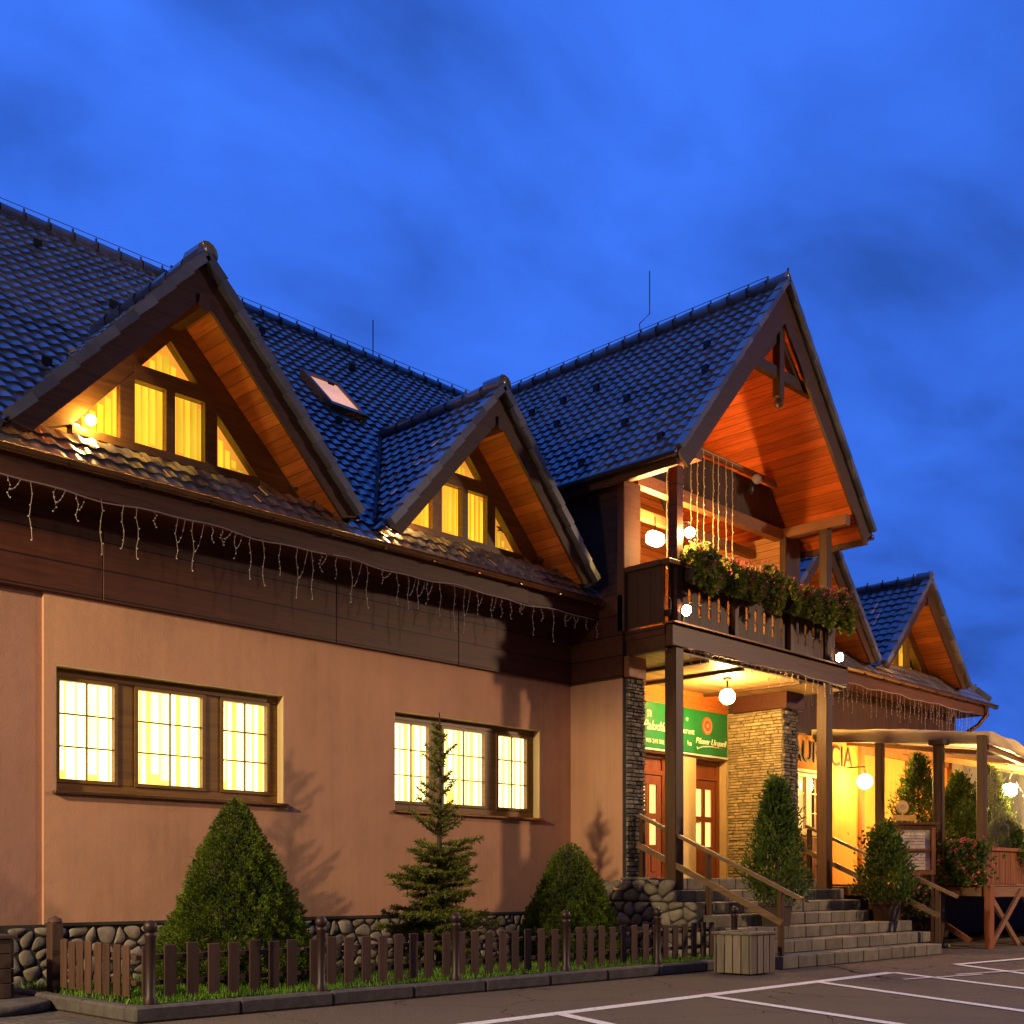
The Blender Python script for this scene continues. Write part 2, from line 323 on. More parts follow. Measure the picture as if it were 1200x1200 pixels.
# ------------------------------------------------------------------ mesh builder
WORLD = {}
class MB:
    def __init__(s): s.v = []; s.f = []; s.mi = []; s.sm = []; s.rn = []; s.cur = 0; s.r = None
    def add(s, vs, fs, smooth=False, rnd=None):
        b = len(s.v); s.v.extend([tuple(x) for x in vs]); k = random.random() if rnd is None else rnd
        for f in fs: s.f.append([b + i for i in f]); s.mi.append(s.cur); s.sm.append(smooth); s.rn.append(k)
    def box(s, x0, x1, y0, y1, z0, z1, rnd=None):
        s.add([(x0,y0,z0),(x1,y0,z0),(x1,y1,z0),(x0,y1,z0),(x0,y0,z1),(x1,y0,z1),(x1,y1,z1),(x0,y1,z1)],
              [(0,3,2,1),(4,5,6,7),(0,1,5,4),(1,2,6,5),(2,3,7,6),(3,0,4,7)], rnd=rnd)
    def bbox(s, x0, x1, y0, y1, z0, z1, b=.008, rnd=None):
        """box with chamfered edges"""
        b = min(b, (x1-x0)/3, (y1-y0)/3, (z1-z0)/3)
        bm_v = []; X = (x0, x1); Y = (y0, y1); Z = (z0, z1)
        idx = {}
        for i in (0, 1):
            for j in (0, 1):
                for k in (0, 1):
                    sx, sy, sz = (1-2*i), (1-2*j), (1-2*k)
                    for ax in range(3):
                        p = [X[i]+sx*b, Y[j]+sy*b, Z[k]+sz*b]; p[ax] = (X[i], Y[j], Z[k])[ax]
                        idx[i, j, k, ax] = len(bm_v); bm_v.append(p)
        F = []
        for ax in range(3):
            o = [a for a in range(3) if a != ax]
            for sd in (0, 1):
                q = []
                for (a, c) in ((0,0),(1,0),(1,1),(0,1)):
                    k = [0,0,0]; k[ax] = sd; k[o[0]] = a; k[o[1]] = c; q.append(idx[k[0],k[1],k[2],ax])
                F.append(q)
        for ax in range(3):
            o = [a for a in range(3) if a != ax]
            for a in (0,1):
                for c in (0,1):
                    k0 = [0,0,0]; k0[o[0]] = a; k0[o[1]] = c; k1 = list(k0); k1[ax] = 1
                    F.append([idx[(*k0, o[0])], idx[(*k1, o[0])], idx[(*k1, o[1])], idx[(*k0, o[1])]])
        for i in (0,1):
            for j in (0,1):
                for k in (0,1): F.append([idx[i,j,k,0], idx[i,j,k,1], idx[i,j,k,2]])
        s.add(bm_v, F, rnd=rnd)
    def beam(s, p, q, w_, h_, up=(0,0,1), rnd=None):
        p, q = Vector(p), Vector(q); d = (q-p).normalized(); u = Vector(up); r = d.cross(u)
        if r.length < 1e-4: r = d.cross(Vector((0,1,0)))
        r.normalize(); u = r.cross(d); a = r*w_/2; b = u*h_/2
        vs = [p-a-b, p+a-b, p+a+b, p-a+b, q-a-b, q+a-b, q+a+b, q-a+b]
        s.add(vs, [(0,3,2,1),(4,5,6,7),(0,1,5,4),(1,2,6,5),(2,3,7,6),(3,0,4,7)], rnd=rnd)
    def tube(s, pts, r, n=8, smooth=True, cap=True, rnd=None):
        pts = [Vector(p) for p in pts]; rs = r if hasattr(r, '__len__') else [r]*len(pts); vs = []; fs = []
        for i, p in enumerate(pts):
            d = (pts[min(i+1, len(pts)-1)] - pts[max(i-1, 0)]).normalized()
            a = d.cross(Vector((0,0,1)) if abs(d.z) < .95 else Vector((1,0,0))).normalized(); b = d.cross(a)
            for k in range(n):
                t = 2*math.pi*k/n; vs.append(p + (a*math.cos(t) + b*math.sin(t))*rs[i])
        for i in range(len(pts)-1):
            for k in range(n): fs.append((i*n+k, i*n+(k+1)%n, (i+1)*n+(k+1)%n, (i+1)*n+k))
        if cap: fs.append(tuple(range(n))); fs.append(tuple((len(pts)-1)*n+k for k in range(n)))
        s.add(vs, fs, smooth, rnd)
    def ball(s, c, r, n=12, m=8, sq=(1,1,1), rnd=None):
        vs = []; fs = []
        for i in range(m+1):
            ph = math.pi*i/m
            for k in range(n):
                t = 2*math.pi*k/n
                vs.append((c[0]+r*sq[0]*math.sin(ph)*math.cos(t), c[1]+r*sq[1]*math.sin(ph)*math.sin(t), c[2]+r*sq[2]*math.cos(ph)))
        for i in range(m):
            for k in range(n): fs.append((i*n+k, (i+1)*n+k, (i+1)*n+(k+1)%n, i*n+(k+1)%n))
        s.add(vs, fs, True, rnd)
    def lathe(s, c, prof, n=16, rnd=None):
        vs = []; fs = []
        for (r, z) in prof:
            for k in range(n):
                t = 2*math.pi*k/n; vs.append((c[0]+r*math.cos(t), c[1]+r*math.sin(t), c[2]+z))
        for i in range(len(prof)-1):
            for k in range(n): fs.append((i*n+k, i*n+(k+1)%n, (i+1)*n+(k+1)%n, (i+1)*n+k))
        s.add(vs, fs, True, rnd)
    def prism(s, poly, d):
        """closed polygon (3-D points) thickened by vector d"""
        n = len(poly); d = Vector(d); a = [Vector(p) for p in poly]
        s.add(a + [p+d for p in a], [tuple(range(n-1,-1,-1)), tuple(range(n, 2*n))] + [(i, (i+1)%n, n+(i+1)%n, n+i) for i in range(n)])
    def quads(s, V, smooth=False, rnds=None):
        """V: (n,4,3) array"""
        b = len(s.v); n = len(V); s.v.extend(map(tuple, V.reshape(-1, 3).tolist()))
        s.f.extend([[b+4*i, b+4*i+1, b+4*i+2, b+4*i+3] for i in range(n)]); s.mi.extend([s.cur]*n); s.sm.extend([smooth]*n)
        s.rn.extend((rng.random(n) if rnds is None else rnds).tolist())
    def build(s, name, mat, parent=None, origin=None, label=None):
        me = bpy.data.meshes.new(name)
        o = Vector(WORLD[parent.name]) if parent else Vector(origin or (0,0,0))
        vs = np.array(s.v, dtype=float) - np.array(o)
        me.from_pydata(vs.tolist(), [], s.f)
        for m_ in (mat if isinstance(mat, (list, tuple)) else [mat]): me.materials.append(m_)
        me.polygons.foreach_set('material_index', s.mi); me.polygons.foreach_set('use_smooth', s.sm)
        at = me.attributes.new('rnd', 'FLOAT', 'FACE'); at.data.foreach_set('value', s.rn)
        me.update()
        ob = bpy.data.objects.new(name, me); COL.objects.link(ob)
        if parent: ob.parent = parent
        else: ob.location = o
        WORLD[ob.name] = tuple(o)
        if label: ob['label'] = label
        return ob
def tag(o, label, cat, group=None, kind=None):
    o['label'] = label; o['category'] = cat
    if group: o['group'] = group
    if kind: o['kind'] = kind
    return o
def thing(name, label, cat, loc, group=None):
    o = bpy.data.objects.new(name, None); COL.objects.link(o); o.location = loc; o.empty_display_size = .2
    WORLD[o.name] = tuple(loc); return tag(o, label, cat, group)
def copy_tree(o, parent=None):
    c = o.copy(); COL.objects.link(c); c.parent = parent; WORLD[c.name] = WORLD[o.name]
    for ch in list(o.children): copy_tree(ch, c)
    return c
def struct(mb, name, mat):
    o = mb.build(name, mat); o['kind'] = 'structure'; return o
def text(name, body, mat, parent, loc, size, shear=0, align='CENTER', ext=.006, rot=(R(90),0,0)):
    cu = bpy.data.curves.new(name, 'FONT'); cu.body = body; cu.size = size; cu.shear = shear; cu.align_x = align; cu.extrude = ext
    cu.materials.append(mat); o = bpy.data.objects.new(name, cu); COL.objects.link(o)
    bpy.context.view_layer.update()
    me = bpy.data.meshes.new_from_object(o.evaluated_get(bpy.context.evaluated_depsgraph_get())); bpy.data.objects.remove(o); bpy.data.curves.remove(cu)
    o = bpy.data.objects.new(name, me); COL.objects.link(o); o.parent = parent
    o.location = Vector(loc) - Vector(WORLD[parent.name]); o.rotation_euler = rot; WORLD[o.name] = WORLD[parent.name]; return o

# ------------------------------------------------------------------ ground
b = MB(); b.add([(-400,-400,0),(600,-400,0),(600,600,0),(-400,600,0)], [(0,1,2,3)]); struct(b, 'ground', M['asphalt'])
b = MB(); b.add([(1.5,8.0,.004),(4.55,8.0,.004),(4.55,14,.004),(1.5,14,.004)], [(0,1,2,3)]); struct(b, 'pavement', M['cobble'])
b = MB()
def stripe(p, q, wd=.11, z=.004):
    p, q = Vector((*p, z)), Vector((*q, z)); d = (q-p).normalized(); n_ = Vector((-d.y, d.x, 0))*wd/2
    b.add([p-n_, q-n_, q+n_, p+n_], [(0,1,2,3)])
stripe((3.0, 6.86), (14.2, 7.09), .17)
b2z = .008
for (p, q) in (((7.62,6.90),(6.4,3.6)), ((9.90,6.94),(8.6,3.4)), ((12.17,6.99),(10.3,3.3)), ((14.15,7.05),(12.0,3.2)), ((16.15,7.08),(13.2,3.3))):
    stripe(p, q, .13, b2z)
stripe((16.1, 7.10), (22, 6.55), .14, .012); stripe((13.2,6.45),(14.6,6.1),.06,.012); stripe((14.3,6.3),(17.5,5.5),.06,.016)
struct(b, 'parking_markings', M['white_paint'])

# kerb round the front bed, then the lawn inside it
b = MB()
for i in range(9):
    x0 = 4.66 + i*1.0; x1 = min(x0+.995, 13.55)
    b.bbox(x0, x1, 8.88 + .01*random.random(), 9.06, 0, .135+.008*random.random(), .02)
for i in range(3):
    y0 = 9.065 + i*.8; b.bbox(4.66, 4.80, y0, y0+.79, 0, .13+.008*random.random(), .02)
struct(b, 'kerb', M['kerb'])
b = MB(); b.box(4.8, 13.45, 9.06, 11.95, 0, .11); struct(b, 'lawn_soil', M['soil'])
n = 15000
bx = np.where(rng.random(n) < .72, rng.uniform(4.85, 13.4, n), rng.uniform(4.85, 7.0, n)); by = 9.07 + (rng.random(n)**1.5)*2.6
V = np.zeros((n, 4, 3)); th = rng.uniform(0, 6.28, n); hh = rng.uniform(.03, .085, n); wv = rng.uniform(.004, .008, n)
dx = np.cos(th)*wv; dy = np.sin(th)*wv; lx = rng.normal(0, .02, n); ly = rng.normal(0, .02, n)
V[:,0] = np.stack([bx-dx, by-dy, np.full(n,.108)],1); V[:,1] = np.stack([bx+dx, by+dy, np.full(n,.108)],1)
V[:,2] = np.stack([bx+dx*.2+lx, by+dy*.2+ly, .11+hh],1); V[:,3] = np.stack([bx-dx*.2+lx, by-dy*.2+ly, .11+hh],1)
b = MB(); b.quads(V); g = b.build('lawn_grass', M['grassm']); tag(g, 'short green grass in the bed between kerb and stone plinth', 'grass', kind='stuff')

# ------------------------------------------------------------------ the guest house
Y0, YE, ZE, SL = 12.0, 11.35, 5.36, .98
YR = 16.7; ZR = ZE + SL*(YR-YE)
XR = 27.9
zmain = lambda y: ZE + SL*(y-YE)
DORM = [(6.73, 2.06, 7.90), (11.27, 1.92, 7.86), (19.98, 1.93, 7.80), (24.25, 1.95, 7.66)]
YD = 11.3
GX, GH, GZ, GE, GY = 15.98, 2.74, 10.48, 7.2, 9.75
house = thing('guest_house', 'long salmon guest house with dark tiled roof, steep dormers and tall timber gable', 'building', (15.9, 11.0, 0))

# --- walls
b = MB()
W1 = (5.40, 8.25, 2.12, 3.44); W2 = (9.99, 12.81, 2.12, 3.44)
TH = .30
def wall_x(b, x0, x1, z0, z1, y, th, holes):
    xs = sorted({x0, x1, *[h[0] for h in holes], *[h[1] for h in holes]})
    for i in range(len(xs)-1):
        a, c = xs[i], xs[i+1]; cuts = sorted([(h[2], h[3]) for h in holes if h[0] <= a+1e-6 and h[1] >= c-1e-6]); z = z0
        for (p, q) in cuts:
            if p > z: b.box(a, c, y, y+th, z, p)
            z = q
        if z < z1: b.box(a, c, y, y+th, z, z1)
wall_x(b, 5.28, 13.5, .72, 4.2, Y0, TH, [W1, W2])
b.box(13.5, 13.8, 10.98, 14, .72, 4.2)                       # wing, left side
b.build('wall', M['wall'], house)
b = MB(); b.box(0, 5.278, Y0+.05, Y0+.35, .72, 4.2); b.build('wall', M['wall_shade_tint'], house, label='stretch of wall at the left end with shade painted into its colour')
b = MB()
WR = (19.35, 21.3, 2.15, 3.32)
wall_x(b, 18.42, 27.1, 0, 4.2, Y0, TH, [WR]); b.box(26.8, 27.1, Y0+TH, 20, 0, 4.2)
b.build('wall', M['orange_wall'], house, label='orange wall behind the terrace')

# --- stone plinth: pebbles in dark mortar
def clip(poly, px, pz, nx_, nz_):
    out_ = []
    for i in range(len(poly)):
        a, c = poly[i], poly[(i+1) % len(poly)]; da = (a[0]-px)*nx_+(a[1]-pz)*nz_; dc = (c[0]-px)*nx_+(c[1]-pz)*nz_
        if da <= 0: out_.append(a)
        if da*dc < 0: t = da/(da-dc); out_.append((a[0]+(c[0]-a[0])*t, a[1]+(c[1]-a[1])*t))
    return out_
def pebbles(b, mp, W_, H_, size=.15, dome=.035, gap=.014, rounder=2):
    """rubble: every stone is a rounded cell of a random packing, domed outwards"""
    pts = []; tries = int(W_*H_/size**2*40)
    for _ in range(tries):
        q = (random.uniform(0, W_), random.uniform(0, H_)); rr = size*random.choice((.62, .8, 1, 1.25))
        if all(((q[0]-p[0])*.80)**2+((q[1]-p[1])*1.15)**2 > (.5*(rr+p[2]))**2*1.15 for p in pts): pts.append((*q, rr))
    for p in pts:
        poly = [(p[0]-size*1.1, max(0, p[1]-size)), (p[0]+size*1.1, max(0, p[1]-size)), (p[0]+size*1.1, min(H_, p[1]+size)), (p[0]-size*1.1, min(H_, p[1]+size))]
        poly = [(min(W_, max(0, x_)), z_) for x_, z_ in poly]
        for q in pts:
            if q is p: continue
            dx, dz = q[0]-p[0], q[1]-p[1]; d = math.hypot(dx, dz)
            if d > size*3.2: continue
            f_ = .5 + .5*(p[2]-q[2])/(p[2]+q[2])*.5
            poly = clip(poly, p[0]+dx*f_-dx/d*gap/2, p[1]+dz*f_-dz/d*gap/2, dx/d, dz/d)
            if len(poly) < 3: break
        if len(poly) < 3: continue
        for _ in range(rounder):
            poly = [v for i in range(len(poly)) for v in ((poly[i][0]*.75+poly[(i+1)%len(poly)][0]*.25, poly[i][1]*.75+poly[(i+1)%len(poly)][1]*.25), (poly[i][0]*.25+poly[(i+1)%len(poly)][0]*.75, poly[i][1]*.25+poly[(i+1)%len(poly)][1]*.75))]
        n_ = len(poly); cx, cz = sum(v[0] for v in poly)/n_, sum(v[1] for v in poly)/n_; vs = []; fs = []; dm = dome*random.uniform(.6, 1.2); tx_, tz_ = random.uniform(-.3,.3), random.uniform(-.3,.3)
        for (k, d) in ((1, 0), (.95, .5), (.75, .88)):
            for v in poly: vs.append(mp(cx+(v[0]-cx)*k, cz+(v[1]-cz)*k, max(0, d*dm + (d > 0)*((v[0]-cx)*tx_+(v[1]-cz)*tz_)*.25)))
        vs.append(mp(cx, cz, dm))
        for r_ in range(2):
            for i in range(n_): fs.append((r_*n_+i, r_*n_+(i+1)%n_, (r_+1)*n_+(i+1)%n_, (r_+1)*n_+i))
        for i in range(n_): fs.append((2*n_+i, 2*n_+(i+1)%n_, 3*n_))
        b.add(vs, fs, True)
b = MB(); b.box(0, 13.5, Y0-.02, Y0+.3, 0, .72); b.box(5.28, 13.48, Y0-.05, Y0-.02, .70, .735)
b.cur = 1; pebbles(b, lambda x, z, d: (4.9+x, Y0-.02-d, .08+z), 8.55, .61, .145, .025, .02)
b.build('plinth', [M['mortar'], M['stone']], house)

# --- wide dark board band under the eaves
b = MB()
for (x0, x1) in ((0, 3.2), (3.205, 5.9), (5.905, 9.0), (9.005, 11.1), (11.105, 13.46)): b.bbox(x0, x1, Y0-.05, Y0+.2, 4.18, 5.12, .006)
b.box(13.46, 13.8, 10.95, 12.2, 4.18, 5.4)
b.build('board_band', M['wood_dark'], house)
b = MB(); b.bbox(18.42, 27.12, Y0-.05, Y0+.2, 4.05, 5.12, .006); b.build('board_band', M['wood_dark_v'], house)
# soffit, fascia, gutter
b = MB(); b.box(0, 13.46, YE+.06, Y0+.1, 5.10, 5.13); b.box(18.5, XR-.3, YE+.06, Y0+.1, 5.10, 5.13); b.build('eave_soffit', M['wood_dark'], house)
b = MB(); b.bbox(0, 11.9, YE+.02, YE+.06, 5.06, 5.33, .006); b.build('fascia', M['wood_fascia'], house)
b = MB(); b.bbox(11.9, 13.5, YE+.05, YE+.09, 5.06, 5.33, .006); b.build('fascia', M['wood_dark'], house)
b = MB(); b.bbox(18.5, XR-.4, YE+.02, YE+.06, 5.06, 5.33, .006); b.build('fascia', M['wood_fascia'], house)
def gutter(x0, x1, y, z, r=.065):
    b = MB(); vs = []; fs = []; n_ = 8
    for x in (x0, x1):
        for rr in (r, r-.012):
            for i in range(n_+1):
                t = math.pi + math.pi*i/n_; vs.append((x, y+rr*math.cos(t), z+rr*math.sin(t)))
    m_ = n_+1
    for i in range(n_):
        fs += [(i, i+1, 2*m_+i+1, 2*m_+i), (m_+i+1, m_+i, 3*m_+i, 3*m_+i+1)]
    fs += [(0, m_, 3*m_, 2*m_), (n_, 2*m_+n_, 3*m_+n_, m_+n_)]
    b.add(vs, fs, True); b.tube([(x0, y-r, z), (x1, y-r, z)], .012, 6)
    x = x0+.4
    while x < x1: b.box(x, x+.03, y-r-.006, y+.05, z-.075, z-.062); x += .8
    return b
gutter(0, 13.35, YE-.05, 5.34).build('gutter', M['metal'], house)
b = gutter(18.6, XR-.05, YE-.05, 5.34)
b.tube([(27.35, YE-.05, 5.28), (27.35, YE-.05, 5.1), (27.3, YE+.15, 4.85), (27.15, Y0-.12, 4.6), (27.1, Y0-.1, 4.2), (27.1, Y0-.1, 0)], .05, 10)
b.build('gutter', M['metal'], house)

# --- roof tiles
def tiles(b, O, ux, us, W_, L_, keep=None, px=.19, ps=.215, hw=.020, lip=.032, sub=5):
    O, ux, us = Vector(O), Vector(ux).normalized(), Vector(us).normalized(); n_ = ux.cross(us)
    if n_.z < 0: n_ = -n_
    nc = int(round(W_/px)); cols = nc*sub
    xs = np.arange(cols+1)/sub*px; ph = (xs/px) % 1.0
    wave = hw*np.where(ph < .62, np.sin(np.pi*ph/.62)**1.0, -.28*np.sin(np.pi*(ph-.62)/.38))
    k = 0; s0 = 0.0
    while s0 < L_-.02:
        s1 = min(s0+ps, L_)
        for (i0) in range(0, cols, sub):
            mid = O + ux*((i0+sub/2)/sub*px) + us*((s0+s1)/2)
            if keep and not keep(mid): continue
            jit = random.uniform(-.004, .004); rr = random.random()
            lo = [O + ux*xs[i] + us*(s0-.02) + n_*(lip+wave[i]+jit) for i in range(i0, i0+sub+1)]
            hi = [O + ux*xs[i] + us*(s1+.01) + n_*(wave[i]*.9+.002+jit) for i in range(i0, i0+sub+1)]
            m_ = sub+1
            b.add(lo+hi, [(i, i+1, m_+i+1, m_+i) for i in range(sub)], True, rr)
            dn = [O + ux*xs[i] + us*(s0-.012) + n_*(wave[i]*.9+jit-.012) for i in range(i0, i0+sub+1)]
            b.add(dn+lo, [(i, i+1, m_+i+1, m_+i) for i in range(sub)], False, rr)
        s0 += ps
def dorm_roof_z(x, d): return d[2] - (d[2]-5.63)/d[1]*abs(x-d[0])
def main_keep(p):
    for d in DORM:
        if p.y > Y0-.12 and p.z < dorm_roof_z(p.x, d)-.06: return False
    if abs(p.x-GX) < 2.35 and p.y > 11 and p.z < GZ - 1.2*abs(p.x-GX)-.1: return False
    # hip at the right-hand end
    if p.x > XR-(p.y-YE): return False
    return True
b = MB()
LS = math.hypot(YR-YE, ZR-ZE)
tiles(b, (-.6, YE, ZE), (1,0,0), (0,YR-YE,ZR-ZE), 28.5, LS, main_keep)
# hip end and the back slope
b.add([(XR, YE, ZE+.02), (XR-(YR-YE), YR, ZR+.02), (XR, 2*YR-YE, ZE+.02)], [(0,2,1)])
b.add([(-.6, YR, ZR+.01), (XR-(YR-YE), YR, ZR+.01), (XR, 2*YR-YE, ZE), (-.6, 2*YR-YE, ZE)], [(0,1,2,3)])
roof = b.build('roof', M['tile'], house)
def ridge(b, p, q, r=.10, step=.36):
    p, q = Vector(p), Vector(q); d = (q-p); n_ = int(d.length/step); d.normalize()
    for i in range(n_):
        a = p + d*step*i; c = p + d*(step*(i+1)+.04); b.tube([a, c], [r, r*.86], 10); 
        b.box(*(sum([[a[k]-.012, a[k]+.012] for k in (0,1)], [])), a[2]+r, a[2]+r+.05)
b = MB(); ridge(b, (-.5, YR, ZR+.02), (XR-(YR-YE), YR, ZR+.02)); b.tube([(-.5, YR, ZR+.19), (22.5, YR, ZR+.19)], .006, 5)
ridge(b, (XR-(YR-YE), YR, ZR+.02), (XR, YE, ZE+.05)); b.build('ridge_tiles', M['tile'], roof)
b = MB(); b.tube([(13.4, YR, ZR+.1), (13.4, YR, ZR+.75)], .010, 5); b.build('lightning_rod', M['black'], roof)
# little snow hooks
hb = None
for (fx, fy) in [(x + (k%2)*.6, YE + .55 + k*1.0) for k in range(5) for x in np.arange(1.5, 13.5, 1.8)]:
    p = Vector((fx, fy, zmain(fy)))
    if not main_keep(p) or abs(fx-GX) < 3: continue
    if hb is None:
        m_ = MB(); m_.box(fx-.02, fx+.02, fy-.02, fy+.06, p.z+.02, p.z+.13); m_.box(fx-.06, fx+.06, fy-.03, fy-.02, p.z+.05, p.z+.14)
        hb = m_.build('snow_hook', M['black'], roof); h0 = Vector((fx, fy, p.z))
    else:
        c = hb.copy(); COL.objects.link(c); c.parent = roof; c.location = p - h0; WORLD[c.name] = WORLD[roof.name]
# skylight
def on_roof(x, y, up=0): return Vector((x, y, zmain(y))) + Vector((0, -SL, 1)).normalized()*up
b = MB()
for (a, c, d_, e_) in ((10.62, 11.30, 14.28, 14.36), (10.62, 11.30, 14.98, 15.06)): b.prism([on_roof(a,d_,.0), on_roof(c,d_,.0), on_roof(c,e_,.0), on_roof(a,e_,.0)], Vector((0,-SL,1)).normalized()*.12)
for (a, c) in ((10.62, 10.68), (11.24, 11.30)): b.prism([on_roof(a,14.36), on_roof(c,14.36), on_roof(c,14.98), on_roof(a,14.98)], Vector((0,-SL,1)).normalized()*.12)
sky = b.build('skylight', M['window_wood'], house)
b = MB(); b.add([on_roof(10.68,14.36,.09), on_roof(11.24,14.36,.09), on_roof(11.24,14.98,.09), on_roof(10.68,14.98,.09)], [(0,1,2,3)]); b.build('pane', M['lit_sky'], sky)

# --- dormers
def dormer(d, first=False):
    xc, hw, az = d; fz = 5.63; k = (az-fz)/hw
    yback = lambda z: YE + (z-ZE)/SL
    b = MB(); sl = math.hypot(hw+.05, k*(hw+.05)); dep = yback(az) - YD
    def kp(p): return p.z > zmain(p.y) - .04
    tiles(b, (xc-hw-.05, YD, fz-k*.05), (0,1,0), (1,0,k), dep+.3, sl, kp)
    tiles(b, (xc+hw+.05, YD, fz-k*.05), (0,1,0), (-1,0,k), dep+.3, sl, kp)
    root = b.build('dormer', M['tile'], house)
    # verge and ridge tiles
    b = MB(); ridge(b, (xc, YD-.04, az+.05), (xc, yback(az), az+.05), .095)
    b.tube([(xc, YD-.09, az+.05), (xc, YD+.22, az+.06)], .125, 12)
    nv = int(sl/.30)
    for sgn in (-1, 1):
        for i in range(nv+1):
            t0, t1 = i/nv, min(1.0, (i+1.06)/nv)
            if t0 >= 1: break
            p = Vector((xc+sgn*(hw+.05)*(1-t0), YD-.02, fz-k*.05+k*(hw+.05)*t0+.055)); q = Vector((xc+sgn*(hw+.05)*(1-t1), YD-.02, fz-k*.05+k*(hw+.05)*t1+.025))
            b.beam(p, q, .16, .10, up=(-sgn*k, 0, 1) if sgn < 0 else (k, 0, 1))
    b.build('verge_tiles', M['tile'], root)
    # soffit boards: underside planes 0.2 below the tiles
    off = .24; b = MB()
    for sgn in (-1, 1):
        p0 = (xc+sgn*(hw-.02), YD+.05, fz-off*.6+.12); p1 = (xc, YD+.05, az-off)
        q1 = (xc, Y0+.08, az-off); q0 = (xc+sgn*(hw-.02), Y0+.08, fz-off*.6+.12)
        b.prism([p0, p1, q1, q0], (0,0,.03))
    b.build('soffit', M['soffit'], root)
    # bargeboards
    b = MB(); bd = .30
    for sgn in (-1, 1):
        poly = [(xc+sgn*(hw+.02), YD, fz-.05), (xc, YD, az-.01), (xc, YD, az-bd*1.35), (xc+sgn*(hw-.18), YD, fz-.10)]
        b.prism(poly, (0,.045,0))
    b.box(xc-.06, xc+.06, YD-.03, YD+.6, az-.55, az-.38)
    b.build('bargeboard', M['wood_beam'], root)
    # gable wall with triangular window
    gb = 5.98 + (az-7.88)*.3; gh = 1.27; gw = 1.16
    frm = MB(); y0, y1 = Y0+.0, Y0+.10; ap = gb+gh
    def zt(x): return ap-gh/gw*abs(x)
    # outer triangle infill around the glass
    for sgn in (-1, 1):
        frm.prism([(xc+sgn*gw, y0, gb), (xc, y0, ap), (xc, y0, az-off-.01), (xc+sgn*(hw-.05), y0, fz+.02), (xc+sgn*gw, y0, zmain(y0)+.0)], (0,.12,0))
    frm.box(xc-gw, xc+gw, y0-.03, y1, gb-.09, gb)                       # bottom rail / sill
    for x0, x1 in ((-.61,-.44), (-.06,.05), (.43,.59)): frm.prism([(xc+x0,y0-.01,gb), (xc+x1,y0-.01,gb), (xc+x1,y0-.01,min(zt(x1),gb+.88)), (xc+x0,y0-.01,min(zt(x0),gb+.88))], (0,.09,0))
    frm.box(xc-.44, xc+.43, y0-.012, y1-.01, gb+.70, gb+.88)
    fr = frm.build('gable_window', M['window_wood'], root)
    b = MB(); b.prism([(xc-gw, y0+.05, gb), (xc+gw, y0+.05, gb), (xc, y0+.05, ap)], (0,.006,0)); b.build('pane', M['glass'], root)
    # upright blind slats and the lit room behind
    b = MB(); x = -gw+.02
    while x < gw-.05:
        w_ = .075; top = min(zt(x), zt(x+w_))-.02; low = gb+.01 + (.10*abs(math.sin(x*9)) if x > -.5 else 0)
        if top > low+.02: b.add([(xc+x,y0+.16,low),(xc+x+w_,y0+.18,low),(xc+x+w_,y0+.18,top),(xc+x,y0+.16,top)], [(0,1,2,3)])
        x += .088
    b.build('blind', M['lit_y'], root)
    b = MB(); b.add([(xc-gw*1.45,y0+.45,gb-.1),(xc+gw*1.45,y0+.45,gb-.1),(xc+.3,y0+.45,ap+.25),(xc-.1,y0+.45,ap+.25)], [(0,1,2,3)]); b.build('room_wall', M['lit_y_back'], root)
    return root
droots = [dormer(d) for d in DORM]
for i, (d, r_) in enumerate(zip(DORM, droots)):
    lx, ly, lz = (d[0]-1.0, Y0-.12, 6.05) if i == 0 else (d[0]-1.40, YD+.46, 5.98)  # one real lamp; the rest unseen, added behind bargeboards to brighten the soffits
    b = MB(); b.ball((lx, ly, lz), .055, 12, 8); b.build('dormer_lamp_or_fill', M['lamp_dormer'], r_)
# sheet-metal valley left of the second dormer
b = MB(); d = DORM[1]; y_top = YE+(d[2]-ZE)/SL
def vp(t, dxx, up):  # along the valley line
    z = 5.66 + (d[2]-5.66)*t; y = YE+(z-ZE)/SL; return Vector((d[0]-d[1]*(1-t)+dxx, y, z+up))
b.add([vp(0,-.26,.035), vp(0,-.02,.035), vp(1,-.02,.035), vp(1,-.24,.035)], [(0,1,2,3)]); b.add([vp(0,-.02,.035), vp(0,.06,.16), vp(1,.06,.16), vp(1,-.02,.035)], [(0,1,2,3)])
b.build('valley_sheet', M['valley'], roof)

# --- big timber gable roof over the balcony
b = MB(); sl = math.hypot(GH+.05, GZ-GE); kg = (GZ-GE)/GH
tiles(b, (GX-GH-.04, GY, GE-.05), (0,1,0), (1,0,kg), 7.0, sl, lambda p: p.z > zmain(p.y)-.05)
tiles(b, (GX+GH+.04, GY, GE-.05), (0,1,0), (-1,0,kg), 7.0, sl, lambda p: p.z > zmain(p.y)-.05)
groof = b.build('gable_roof', M['tile'], house)
b = MB(); ridge(b, (GX, GY-.05, GZ+.06), (GX, 16.6, GZ+.06)); b.tube([(GX, GY+.3, GZ+.21), (GX, 16.6, GZ+.21)], .006, 5)
nv = 13
for sgn in (-1, 1):
    for i in range(nv):
        t0, t1 = i/nv, min(1, (i+1.05)/nv); p = Vector((GX+sgn*(GH+.04)*(1-t0), GY-.02, GE-.05+(GZ-GE+.05)*t0+.05)); q = Vector((GX+sgn*(GH+.04)*(1-t1), GY-.02, GE-.05+(GZ-GE+.05)*t1+.03))
        b.beam(p, q, .14, .08, up=(-sgn*kg, 0, 1) if sgn < 0 else (kg, 0, 1))
b.build('ridge_tiles', M['tile'], groof)
